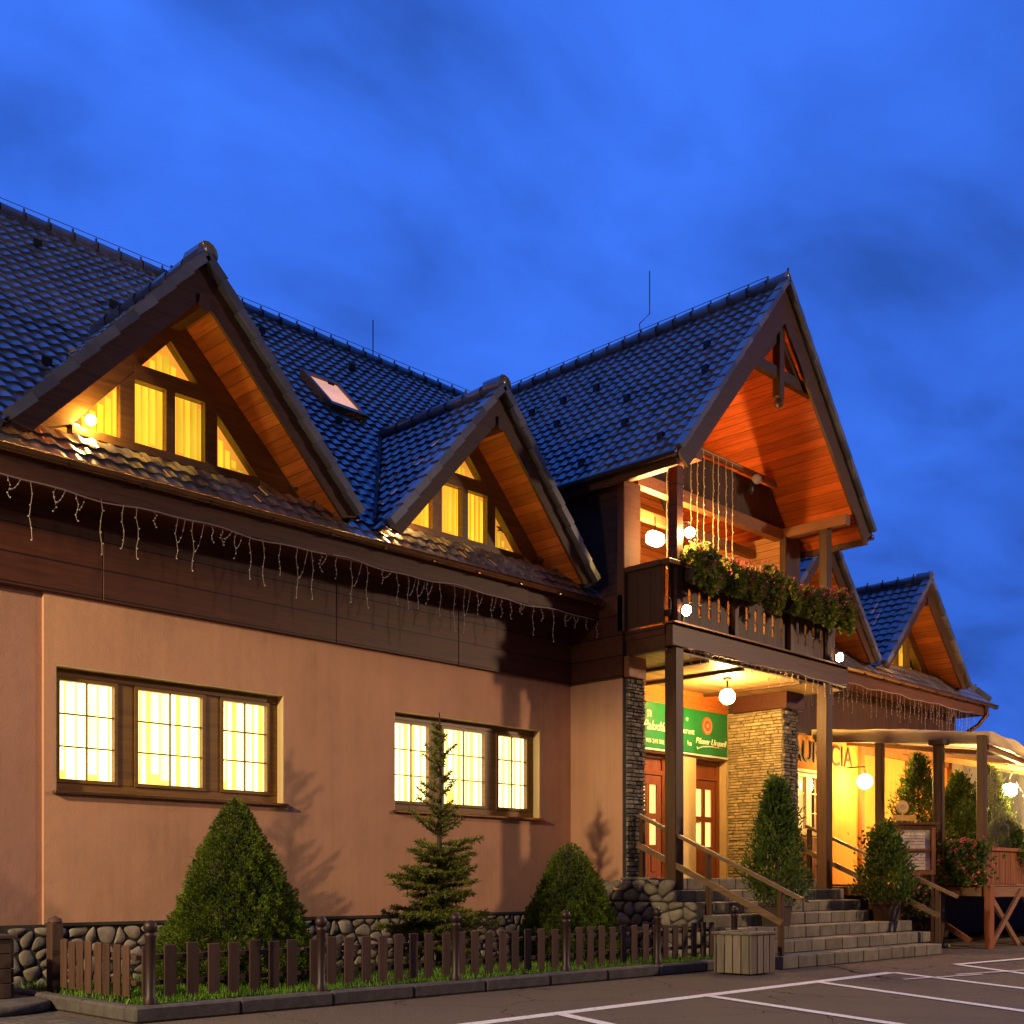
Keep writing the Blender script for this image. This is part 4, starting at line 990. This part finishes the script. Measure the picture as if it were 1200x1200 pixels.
# ------------------------------------------------------------------ foliage helpers
def sprigs(P, D, size, wid, jitter=.5, n=2):
    """flat little sprays: P points (k,3), D outward directions (k,3)"""
    out = []
    for _ in range(n):
        k = len(P); d = D + rng.normal(0, jitter, (k,3)); d /= np.linalg.norm(d, axis=1)[:,None]+1e-9
        a = np.cross(d, rng.normal(0,1,(k,3))); a /= np.linalg.norm(a, axis=1)[:,None]+1e-9
        s = size*rng.uniform(.6,1.3,(k,1)); w_ = wid*rng.uniform(.6,1.3,(k,1))
        V = np.zeros((k,4,3)); V[:,0] = P-a*w_*.35; V[:,1] = P+d*s*.45-a*w_; V[:,2] = P+d*s; V[:,3] = P+d*s*.5+a*w_
        out.append(V)
    return np.concatenate(out)
def cone_bush(name, label, loc, h, r, pw, n, seed):
    rr = np.random.default_rng(seed); t = thing(name, label, 'conifer', loc)
    th_ = rr.uniform(0, 2*np.pi, n); u = 1-np.sqrt(rr.uniform(0, 1, n)); u = np.clip(u, 0, .995)
    lump = .06*np.sin(3*th_+7*u)+.06*np.sin(7*th_-19*u+1)+.06*np.sin(13*th_+37*u+2)+.05*np.sin(23*th_-41*u)+.04*np.sin(37*th_+61*u)
    prof = (1-u)**pw; prof = prof*np.clip(.82+u*2.2, 0, 1)
    rad = r*prof*(1+lump)+.02 - rr.exponential(.055, n); rad = np.maximum(rad, .01)
    P = np.stack([loc[0]+rad*np.cos(th_), loc[1]+rad*np.sin(th_), loc[2]+u*h], 1)
    D = np.stack([np.cos(th_), np.sin(th_), np.full(n, .85)], 1)
    b = MB(); b.quads(sprigs(P, D, .042, .0046, .45, 4)); b.build('crown', M['conifer'], t)
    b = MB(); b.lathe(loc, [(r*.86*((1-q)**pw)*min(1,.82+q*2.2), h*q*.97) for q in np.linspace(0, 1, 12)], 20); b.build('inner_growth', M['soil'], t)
    b = MB(); b.tube([(loc[0],loc[1],0), (loc[0],loc[1],h*.5)], [.06,.03], 8); b.build('trunk', M['bark'], t)
    return t
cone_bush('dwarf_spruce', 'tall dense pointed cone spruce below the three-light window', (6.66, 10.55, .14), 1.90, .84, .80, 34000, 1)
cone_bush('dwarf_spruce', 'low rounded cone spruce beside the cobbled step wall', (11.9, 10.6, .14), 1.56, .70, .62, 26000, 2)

def spruce(loc, h, seed):
    r_ = random.Random(seed); t = thing('slim_spruce', 'slim young spruce with open tiers of branches in front of the second window', 'tree', loc)
    tb = MB(); tb.tube([(loc[0]+.012*math.sin(k*1.3), loc[1], loc[2]+h*k/8) for k in range(9)], [.05*(1-k/8.6)+.004 for k in range(9)], 8); tb.build('trunk', M['bark'], t)
    br = MB(); PP = []; DD = []
    nbr = 120
    for i in range(nbr):
        z = .06 + .92*(i/nbr)**1.12
        if .47 < z < .505 and i % 3: continue
        if z > .62 and r_.random() < .45: continue
        if z > .93: continue
        ln = (.86*(1-z)**.85 if z < .52 else .46*(1-z)**.5) + .03
        ln *= .8 + .35*math.sin(z*41)*.5 + r_.uniform(-.22, .22)
        if z < .16: ln *= .8
        a = i*2.4 + r_.uniform(-.5,.5); l = max(.05, ln); lift = -.18 if z < .3 else (-.02 if z < .5 else .32) ; lift += r_.uniform(-.12,.12)
        base = Vector((loc[0], loc[1], loc[2]+z*h)); d = Vector((math.cos(a), math.sin(a), lift)).normalized(); cv = .16 if z < .5 else .22
        pts = [base + d*l*k/4 + Vector((0,0,cv*l*(k/4)**2)) for k in range(5)]
        br.tube(pts, [.010*(1-k/5)+.002 for k in range(5)], 5, cap=False)
        side = d.cross(Vector((0,0,1))).normalized()
        m_ = max(5, int(l/.038)); low = z < .5
        for k in range(1, m_+1):
            f = k/m_; c = base + d*l*f + Vector((0,0,cv*l*f*f)); tw = ((.36*l*(1-f)+.05) if low else (.10*l*(1-f)+.015))*r_.uniform(.7,1.3)
            for sgn in (-1, 1):
                e_ = c + (side*sgn*.85 + d*.6).normalized()*tw + Vector((0,0,r_.uniform(-.06,.04)*l))
                br.tube([c, e_], [.004,.0015], 3, cap=False)
                q = max(3, int(tw/.02)) if low else max(2, int(tw/.03))
                for s_ in range(q):
                    PP.append(tuple(c.lerp(e_, s_/q))); DD.append(tuple((e_-c).normalized()*.8 + Vector((0,0,.4))))
    br.build('branches', M['bark'], t)
    PP = np.array(PP); DD = np.array(DD)
    b = MB(); b.quads(sprigs(PP, DD, .062, .0075, .6, 4)); b.build('needles', M['spruce'], t)
spruce((9.72, 10.8, .11), 3.15, 5)

def thuja(name, label, loc, h, r, n, seed, planter=None, group=None, bottom=.0):
    rr = np.random.default_rng(seed); t = thing(name, label, 'potted shrub', loc, group)
    z0 = loc[2] + (planter[1] if planter else 0)
    P = []; D = []
    for _ in range(n):
        u = rr.random()**.85; a = rr.random()*6.283; prof = (min(1, (u+.10)/.30))**.6*(1-u)**.72*1.25
        lump = 1+.28*math.sin(3*a+9*u+seed)+.22*math.sin(5*a-17*u)
        q = r*prof*max(.25, lump)*(1-.45*rr.random()**2)
        c = np.array([loc[0]+q*math.cos(a), loc[1]+q*math.sin(a), z0+bottom+u*h])
        m_ = 5
        up = np.array([math.cos(a)*.55, math.sin(a)*.55, .9])
        for k in range(m_): P.append(c + rr.normal(0,.05,3)); D.append(up)
    b = MB(); b.quads(sprigs(np.array(P), np.array(D), .085, .016, .5, 1)); b.build('crown', M['thuja'], t)
    b = MB(); b.tube([(loc[0],loc[1],z0-.05),(loc[0]+.02,loc[1],z0+h*.8)], [.035,.008], 7)
    for k in range(14):
        a = rr.random()*6.28; z = z0+h*rr.uniform(.08,.7); l = r*.75*(1-(z-z0)/h); b.tube([(loc[0],loc[1],z),(loc[0]+l*math.cos(a),loc[1]+l*math.sin(a),z+l*.8)], [.012,.003], 5)
    b.build('trunk', M['bark'], t)
    if planter:
        w_, ph = planter; b = MB(); x, y, z = loc
        vs = [(x-w_*.42,y-w_*.42,z),(x+w_*.42,y-w_*.42,z),(x+w_*.42,y+w_*.42,z),(x-w_*.42,y+w_*.42,z),(x-w_/2,y-w_/2,z+ph),(x+w_/2,y-w_/2,z+ph),(x+w_/2,y+w_/2,z+ph),(x-w_/2,y+w_/2,z+ph)]
        b.add(vs, [(0,3,2,1),(0,1,5,4),(1,2,6,5),(2,3,7,6),(3,0,4,7)]); b.add([(x-w_*.48,y-w_*.48,z+ph-.03),(x+w_*.48,y-w_*.48,z+ph-.03),(x+w_*.48,y+w_*.48,z+ph-.03),(x-w_*.48,y+w_*.48,z+ph-.03)], [(0,1,2,3)])
        b.bbox(x-w_/2-.015, x+w_/2+.015, y-w_/2-.02, y-w_/2, z+ph-.05, z+ph, .004); b.bbox(x-w_/2-.02, x-w_/2, y-w_/2, y+w_/2+.015, z+ph-.05, z+ph, .004)
        b.build('pot', M['pot'], t)
    return t
thuja('potted_thuja', 'pointed thuja in a dark pot standing on the steps before the cream stone wall', (14.85, 9.21, .525), 1.75, .37, 1500, 11, (.34, .34))
thuja('potted_thuja', 'short bushy thuja in a dark pot at the terrace end of the steps', (18.22, 9.21, .525), 1.25, .37, 1300, 12, (.34, .32))

# geranium boxes on the balcony
def flower_box(x0, x1, label, seed):
    rr = np.random.default_rng(seed); y = 10.0; t = thing('flower_box', label, 'flower box', ((x0+x1)/2, y, 5.5), 'geranium boxes on the balcony rail')
    b = MB(); b.bbox(x0+.1, x1-.1, y-.02, y+.16, 5.52, 5.70, .01); b.build('box', M['pot'], t)
    n = int(1500*(x1-x0)); X_ = rr.uniform(x0, x1, n); cl = np.clip(.5+.6*np.sin(X_*5.3+seed)*np.sin(X_*2.1+seed)+.3*np.sin(X_*11+seed), 0, 1.2); 
    a = rr.uniform(-.9, 2.4, n); q = rr.uniform(.55, 1, n)*(.16+.19*cl)
    P = np.stack([X_, y+.02 - q*np.cos(a)*.95+.02, 5.70 + q*np.sin(a)*1.15 - .05], 1)
    D = np.stack([rr.normal(0,.4,n), -np.cos(a), np.sin(a)+.2], 1)
    b = MB(); b.quads(sprigs(P, D, .075, .035, .6, 2)); b.build('foliage', M['gera'], t)
    m_ = int(150*(x1-x0)); i = rr.integers(0, n, m_); b = MB()
    for k in i:
        c = P[k] + D[k]*.07
        if a[k] < .1 and rr.random() < .75: continue
        Q = np.repeat(c[None], 9, 0) + rr.normal(0,.016,(9,3)); b.quads(sprigs(Q, np.repeat(D[k][None],9,0), .028, .014, .9, 1))
    b.build('blossoms', M['pink'], t)
flower_box(13.80, 15.95, 'long geranium box between the balcony lamp and the middle of the rail', 3)
flower_box(16.38, 18.35, 'pale pink geranium box around the lit balcony post', 4)

# ------------------------------------------------------------------ picket fence and bollards
FY = 9.28; BX = [4.86, 6.60, 8.32, 10.04, 11.76, 13.46]
bol = None
names = ['iron bollard at the outer kerb corner, left of the tall cone spruce', 'iron bollard on the kerb right of the tall cone spruce', 'iron bollard on the kerb in front of the slim spruce',
         'iron bollard on the kerb in front of the low rounded spruce', 'iron bollard on the kerb before the cobbled step wall', 'iron bollard at the kerb end behind the slatted bin']
for i, x in enumerate(BX):
    y = 9.0
    if bol is None:
        t = bol = thing('bollard', names[0], 'bollard', (x, y, .13), 'ball-topped bollards on the kerb')
        b = MB(); b.lathe((x,y,.13), [(.055,0),(.055,.06),(.042,.08),(.042,.56),(.050,.575),(.050,.60),(.03,.615)], 14); b.build('pole', M['iron'], t)
        b = MB(); b.ball((x,y,.13+.655), .058, 16, 12); b.build('ball', M['iron'], t)
    else:
        t = copy_tree(bol); t.location = (x, y, .13); t['label'] = names[i]
plabels = ['picket panel in front of the tall cone spruce', 'picket panel between the tall cone spruce and the slim spruce', 'picket panel right of the slim spruce foot', 'picket panel in front of the low rounded spruce', 'picket panel in front of the cobbled step wall']
def picket_panel(label, axis, s0, s1, fixed, n, zb=.15):
    at = (lambda s, d, z: (s, fixed+d, z)) if axis == 'x' else (lambda s, d, z: (fixed+d, s, z))
    t = thing('picket_fence', label, 'fence', at((s0+s1)/2, 0, .11), 'low picket fence panels round the bed')
    pitch = (s1-s0)/n
    for k in range(n):
        b = MB(); c = s0+pitch*(k+.5); w_ = .060; z1 = .62+random.uniform(-.012,.012); le = random.uniform(-.008,.008)
        lo, hi = (at(c-w_,-.011,zb), at(c+w_,.011,z1))
        b.bbox(min(lo[0],hi[0])+le, max(lo[0],hi[0])+le, min(lo[1],hi[1]), max(lo[1],hi[1]), zb+random.uniform(-.01,.01), z1, .008)
        b.build('picket', M['picket'], t)
    for z in (.27, .49):
        b = MB(); lo, hi = at(s0,.013,z), at(s1,.075,z+.045); b.bbox(min(lo[0],hi[0]), max(lo[0],hi[0]), min(lo[1],hi[1]), max(lo[1],hi[1]), z, z+.045, .005); b.build('rail', M['picket'], t)
for i in range(5): picket_panel(plabels[i], 'x', BX[i]+.02, BX[i+1]-.02, FY, 8)
picket_panel('picket panel running back from the kerb corner to the house wall', 'y', 9.45, 10.85, 4.92, 8)
p = thing('fence_post', 'square wooden post ending the picket fence near the house wall', 'post', (4.92, 10.95, .1))
b = MB(); b.bbox(4.86, 4.98, 10.88, 11.0, 0, .78, .01); b.build('shaft', M['picket'], p)
b = MB(); b.lathe((4.92,10.94,.78), [(.07,0),(.065,.03),(.0,.06)], 8); b.build('cap', M['picket'], p)

# round concrete foot and box planter at the left edge
p = thing('sign_base', 'round concrete foot slab on the cobbles at the left edge', 'slab', (4.2, 10.75, 0))
b = MB(); b.lathe((4.1, 10.75, 0), [(.0,0),(.62,0),(.64,.03),(.64,.085),(.60,.10),(0,.10)], 36); b.build('slab', M['kerb'], p)
p = thing('box_planter', 'dark brown wooden box standing on the round concrete slab', 'planter', (4.15, 10.95, .1))
b = MB()
for k in range(4): b.bbox(3.85, 4.42, 10.72, 10.75, .105+k*.135, .235+k*.135, .006)
for k in range(4): b.bbox(4.42, 4.45, 10.74, 11.2, .105+k*.135, .235+k*.135, .006)
b.build('boards', M['pot'], p)
b = MB(); b.bbox(3.83, 4.47, 10.70, 11.22, .645, .68, .006); b.build('rim', M['pot'], p)

# slatted waste bin
p = thing('waste_bin', 'square slatted wooden bin on the asphalt beside the lowest step', 'bin', (12.7, 8.35, 0))
b = MB(); x0, x1, y0, y1 = 12.42, 12.98, 8.06, 8.62
for k in range(4):
    a = x0+.005+k*(x1-x0)/4; c = a+(x1-x0)/4-.012
    b.bbox(a, c, y0, y0+.03, .02, .50, .006); b.bbox(a, c, y1-.03, y1, .02, .50, .006)
    a = y0+.035+k*(y1-y0-.07)/4; c = a+(y1-y0-.07)/4-.012; b.bbox(x0, x0+.03, a, c, .02, .50, .006); b.bbox(x1-.03, x1, a, c, .02, .50, .006)
b.build('slats', M['bin_wood'], p)
b = MB(); b.bbox(x0-.02, x1+.02, y0-.02, y0+.09, .502, .54, .008); b.bbox(x0-.02, x1+.02, y1-.09, y1+.02, .502, .54, .008); b.bbox(x0-.02, x0+.09, y0+.092, y1-.092, .502, .538, .008); b.bbox(x1-.09, x1+.02, y0+.092, y1-.092, .502, .538, .008); b.build('rim', M['bin_wood'], p)
b = MB(); b.box(x0+.035, x1-.035, y0+.035, y1-.035, .02, .40); b.build('liner', M['black'], p)

# ------------------------------------------------------------------ terrace
tx, ty = 20.5, 8.55
ter = thing('terrace', 'raised wooden terrace with posts, cross-braces and board railing right of the steps', 'terrace', (22.5, 10, 0))
b = MB()
y = ty
while y < 11.9: b.bbox(tx, 33, y, min(y+.137, 11.92), 1.09, 1.13, .006); y += .14
b.build('deck', M['terrace_beam'], ter)
b = MB(); b.bbox(tx, 33, ty-.06, ty-.01, .90, 1.085, .008); b.bbox(tx-.05, tx-.001, ty, 11.9, .92, 1.085, .008); b.build('edge_beam', M['terrace_beam'], ter)
for (x, y, z1) in ((tx, ty-.0, 3.75), (23.6, ty, 3.5), (26.5, ty, 3.4), (20.75, 10.6, 4.0)):
    b = MB(); b.bbox(x-.09, x+.09, y-.17, y-.062, 0, 1.12, .008); b.build('foot_post', M['terrace_wood'], ter)
    b = MB(); b.bbox(x-.07, x+.07, y-.055, y+.085, 1.131, z1, .01); b.build('post', M['wood_post'], ter)
b = MB(); x = tx+.1
while x < 33: b.bbox(x, x+.19, 11.55, 11.58, 0, 1.08, .006); x += .2
b.build('back_skirt', M['wood_dark_v'], ter)
b = MB(); pebbles(b, lambda x, z, d: (20.9+x, 10.6-d*2, z), 2.6, .36, .2, .05); b.box(20.9, 23.5, 10.6, 10.9, 0, .34); b.build('stone_footing', M['stone'], ter)
b = MB(); b.beam((tx+.1, ty-.03, 1.02), (tx+1.5, ty-.03, .02), .05, .10); b.beam((tx+1.5, ty-.085, 1.02), (tx+.1, ty-.085, .02), .05, .10)
b.beam((tx+1.6, ty-.03, 1.02), (tx+3.0, ty-.03, .02), .05, .10); b.beam((tx+3.0, ty-.085, 1.02), (tx+1.6, ty-.085, .02), .05, .10); b.build('cross_brace', M['terrace_beam'], ter)
b = MB(); b.beam((tx-.03, ty+.2, .12), (tx-.03, 10.2, 1.0), .05, .10); b.build('side_brace', M['terrace_wood'], ter)
b = MB()
x = tx+.09
while x < 27: b.bbox(x, x+.115, ty-.01, ty+.012, 1.135, 1.72, .004); x += .125
y = ty+.12
while y < 9.9: b.bbox(tx-.01, tx+.012, y, y+.115, 1.135, 1.72, .004); y += .125
b.build('railing_boards', M['panel_wood'], ter)
b = MB(); b.bbox(tx-.05, 27, ty-.05, ty+.06, 1.725, 1.79, .008); b.bbox(tx-.05, tx+.06, ty+.065, 10.0, 1.725, 1.79, .008); b.build('rail', M['terrace_wood'], ter)
# canopy
can = thing('canopy', 'pale fabric canopy over the terrace with sagging front edge', 'canopy', (22.5, 10, 3.8))
def ctop(x, y):
    v = (y-8.45)/(11.95-8.45); u_ = (x-20.55)
    return 3.80 + .36*v + .12*math.sin(math.pi*v)*min(1, u_/1.2) - .105*min(3.2, max(0, u_-.1))*(1-v) + .018*math.sin(x*6+y*3)*math.sin(y*5) + .05*abs(math.sin(u_*1.5))
b = MB(); nx, ny = 88, 20; vs = [(20.55+12.5*i/nx, 8.45+3.5*j/ny, ctop(20.55+12.5*i/nx, 8.45+3.5*j/ny)) for j in range(ny+1) for i in range(nx+1)]
b.add(vs, [(j*(nx+1)+i, j*(nx+1)+i+1, (j+1)*(nx+1)+i+1, (j+1)*(nx+1)+i) for j in range(ny) for i in range(nx)], True)
# valances: side facing the steps and the front
vs = []
for j in range(ny+1): y = 8.45+3.5*j/ny; z = ctop(20.55, y); vs += [(20.55, y, z), (20.55+.012*math.sin(y*9), y, z-.21+.008*math.sin(y*7))]
b.add(vs, [(2*j, 2*j+1, 2*j+3, 2*j+2) for j in range(ny)], True)
vs = []
for i in range(nx+1): x = 20.55+12.5*i/nx; z = ctop(x, 8.45); vs += [(x, 8.45, z), (x, 8.45+.012*math.sin(x*9), z-.22+.02*math.sin(x*6))]
b.add(vs, [(2*i, 2*i+1, 2*i+3, 2*i+2) for i in range(nx)], True)
b.build('fabric', M['canopy'], can)
b = MB(); b.beam((20.62, 8.5, 3.66), (20.62, 11.9, 3.98), .08, .12); b.beam((20.7, 8.56, 3.56), (24.0, 8.56, 3.26), .08, .10); b.beam((24.0, 8.56, 3.26), (33.0, 8.56, 3.24), .08, .10)
for k in range(1, 5): x = 20.62+k*1.25; b.beam((x, 8.6, 3.62-.10*k), (x, 11.9, 4.0), .06, .08)
b.build('frame', M['terrace_beam'], can)
b = MB(); nx, ny = 70, 18
vs = [(26.5+6.5*i/nx, 11.75+.07*math.sin(i*.8+j*.4)+.05*math.sin(i*.31-j*.8), 1.13+3.1*j/ny) for j in range(ny+1) for i in range(nx+1)]
b.add(vs, [(j*(nx+1)+i, j*(nx+1)+i+1, (j+1)*(nx+1)+i+1, (j+1)*(nx+1)+i) for j in range(ny) for i in range(nx)], True)
vs = [(32.9+.06*math.sin(i*.8+j*.5), 8.5+3.3*i/30, 1.13+2.6*j/ny) for j in range(ny+1) for i in range(31)]
b.add(vs, [(j*31+i, j*31+i+1, (j+1)*31+i+1, (j+1)*31+i) for j in range(ny) for i in range(30)], True)
tw = b.build('tent_wall', M['canopy'], None, (29, 11.7, 1.13)); tag(tw, 'creased pale fabric wall closing the far end of the terrace', 'tent wall')
# clear plastic side sheet with wrinkles
b = MB(); nx, ny = 40, 24
vs = [(20.95+3.4*i/nx, 8.66+.05*math.sin(i*.9+j*.5)+.03*math.sin(i*.37-j*.9), 1.78+1.55*j/ny - (.03*i/nx)) for j in range(ny+1) for i in range(nx+1)]
b.add(vs, [(j*(nx+1)+i, j*(nx+1)+i+1, (j+1)*(nx+1)+i+1, (j+1)*(nx+1)+i) for j in range(ny) for i in range(nx)], True)
ps = b.build('plastic_sheet', M['foil'], None, (22.6, 8.66, 1.78)); tag(ps, 'wrinkled clear plastic sheet closing the terrace front below the canopy', 'plastic sheet')
# free-standing capped post
p = thing('capped_post', 'tall square wooden post with a flat cap standing between steps and terrace', 'post', (20.35, 9.28, 0))
b = MB(); b.bbox(20.27, 20.43, 9.2, 9.36, .06, 3.62, .012); b.build('shaft', M['wood_post'], p)
b = MB(); b.bbox(20.21, 20.49, 9.14, 9.42, 3.62, 3.72, .015); b.build('cap', M['wood_dark'], p)
b = MB(); b.bbox(20.2, 20.5, 9.13, 9.43, 0, .06, .01); b.build('foot', M['step'], p)
# menu board
t = thing('menu_board', 'framed wooden menu board with two lit pages beside the capped post', 'notice board', (19.75, 9.2, 1.2))
fw = Vector((math.sin(R(44.5)), -math.cos(R(44.5)), 0)); fn = Vector((-math.cos(R(44.5)), -math.sin(R(44.5)), 0))
ax = (fw*.8 + Vector((1,0,0))*.2).normalized(); an = Vector((ax.y, -ax.x, 0)); an = an if an.dot(fn) > 0 else -an
c0 = Vector((19.43, 9.30, 0))
def mbp(a, z, d=0): return c0 + ax*a + an*d + Vector((0,0,z))
def mbox(b, a0, a1, z0, z1, d0, d1): b.prism([mbp(a0,z0,d0), mbp(a1,z0,d0), mbp(a1,z1,d0), mbp(a0,z1,d0)], an*(d1-d0))
b = MB(); mbox(b,-.36,-.29,1.30,2.16,0,.07); mbox(b,.29,.36,1.30,2.16,0,.07); mbox(b,-.29,.29,1.30,1.37,0,.07); mbox(b,-.29,.29,2.09,2.16,0,.07); mbox(b,-.29,.29,1.71,1.74,.01,.06); mbox(b,-.29,.29,1.37,2.09,-.01,.01)
b.build('frame', M['panel_wood'], t)
for a_ in (-.34, .28): b = MB(); mbox(b,a_,a_+.06,.0,1.295,.0,.06); b.build('leg', M['wood_dark'], t)
b = MB(); mbox(b,-.41,.41,2.162,2.20,-.06,.14); b.build('cap', M['wood_beam'], t)
b = MB(); mbox(b,-.28,.28,1.75,2.08,.012,.02); mbox(b,-.28,.28,1.38,1.70,.012,.02); b.build('page', M['paper'], t)
b = MB()
for zz in (2.02, 1.97, 1.92, 1.87, 1.82, 1.64, 1.59, 1.54, 1.49, 1.44):
    a = -.2
    while a < .17: l = random.uniform(.03,.09); mbox(b, a, min(a+l,.2), zz, zz+.007, .021, .023); a += l+.02
b.build('print_lines', M['bark'], t)['kind'] = 'stuff'
# emblem plate hung on the terrace side
t = thing('emblem_sign', 'small round emblem with a script plate among the terrace shrubs', 'sign', (20.5, 9.75, 2.3))
b = MB(); c0 = Vector((20.42, 10.0, 0))
for (r_, d, m_) in ((.125,.0,0),(.095,.012,1),(.06,.02,0)):
    b.cur = m_; n_ = 24; vs = [c0 + ax*(r_*math.cos(2*math.pi*i/n_)) + Vector((0,0,2.55+r_*math.sin(2*math.pi*i/n_))) + an*d for i in range(n_)]
    b.add(vs + [v + an*.01 for v in vs], [tuple(range(n_, 2*n_))] + [(i,(i+1)%n_,n_+(i+1)%n_,n_+i) for i in range(n_)])
b.build('emblem', [M['seal_gold'], M['white_frame']], t)
b = MB(); mbox(b,-.20,.26,2.30,2.40,0,.015); b.build('plate', M['seal_gold'], t)
# terrace shrubs
GR = 'thujas on the terrace'
thuja('tall_thuja', 'tall thuja on the terrace behind the menu board', (21.9, 10.4, 1.13), 2.1, .52, 1700, 21, (.4,.35))
thuja('tall_thuja', 'dense thuja on the terrace just right of the capped post', (22.6, 9.9, 1.13), 1.75, .55, 1700, 22, (.4,.35))
thuja('tall_thuja', 'thuja on the terrace left of the corner post', (23.3, 9.6, 1.13), 1.9, .5, 1700, 23, (.4,.35))
thuja('tall_thuja', 'thuja under the hanging lantern at the right edge', (22.35, 8.9, 1.13), .95, .42, 1300, 24, (.4,.25))
def flowers(name, label, loc, rx, ry, h, n, mat, seed, cat='flowers'):
    rr = np.random.default_rng(seed); t = thing(name, label, cat, loc)
    P = np.stack([loc[0]+rr.normal(0,.45,n)*rx, loc[1]+rr.normal(0,.45,n)*ry, loc[2]+rr.uniform(0,1,n)**.8*h], 1); D = rr.normal(0,.6,(n,3)) + np.array([-.3,-.5,.5])
    b = MB(); b.quads(sprigs(P, D, .07, .026, .6, 3)); b.build('foliage', M['thuja'], t)
    b = MB()
    for k in rr.integers(0, n, n//9):
        Q = np.repeat((P[k]+D[k]*.06)[None],10,0) + rr.normal(0,.02,(10,3)); b.quads(sprigs(Q, np.repeat(D[k][None],10,0), .036, .018, .9, 1))
    b.build('blossoms', mat, t)
    b = MB()
    for k in range(10): a = rr.normal(0,.3,2); b.tube([(loc[0]+a[0]*rx*.4, loc[1]+a[1]*ry*.4, loc[2]-.0), (loc[0]+a[0]*rx, loc[1]+a[1]*ry, loc[2]+h*.8)], .006, 4)
    b.build('stems', M['bark'], t)
flowers('rose_bush', 'pink rose bush in front of the terrace railing', (20.33, 8.9, 1.13), .18, .55, .75, 1300, M['red'], 31)
flowers('rose_bush', 'small rose bush below the menu board', (19.7, 9.45, .55), .35, .3, .65, 600, M['red'], 32)
flowers('window_flowers', 'flowers on the rail in front of the lit terrace wall', (21.0, 10.7, 1.6), .8, .2, .5, 600, M['pink'], 33)

# dark wooded hillside behind the terrace end is out of sight; nothing else is built
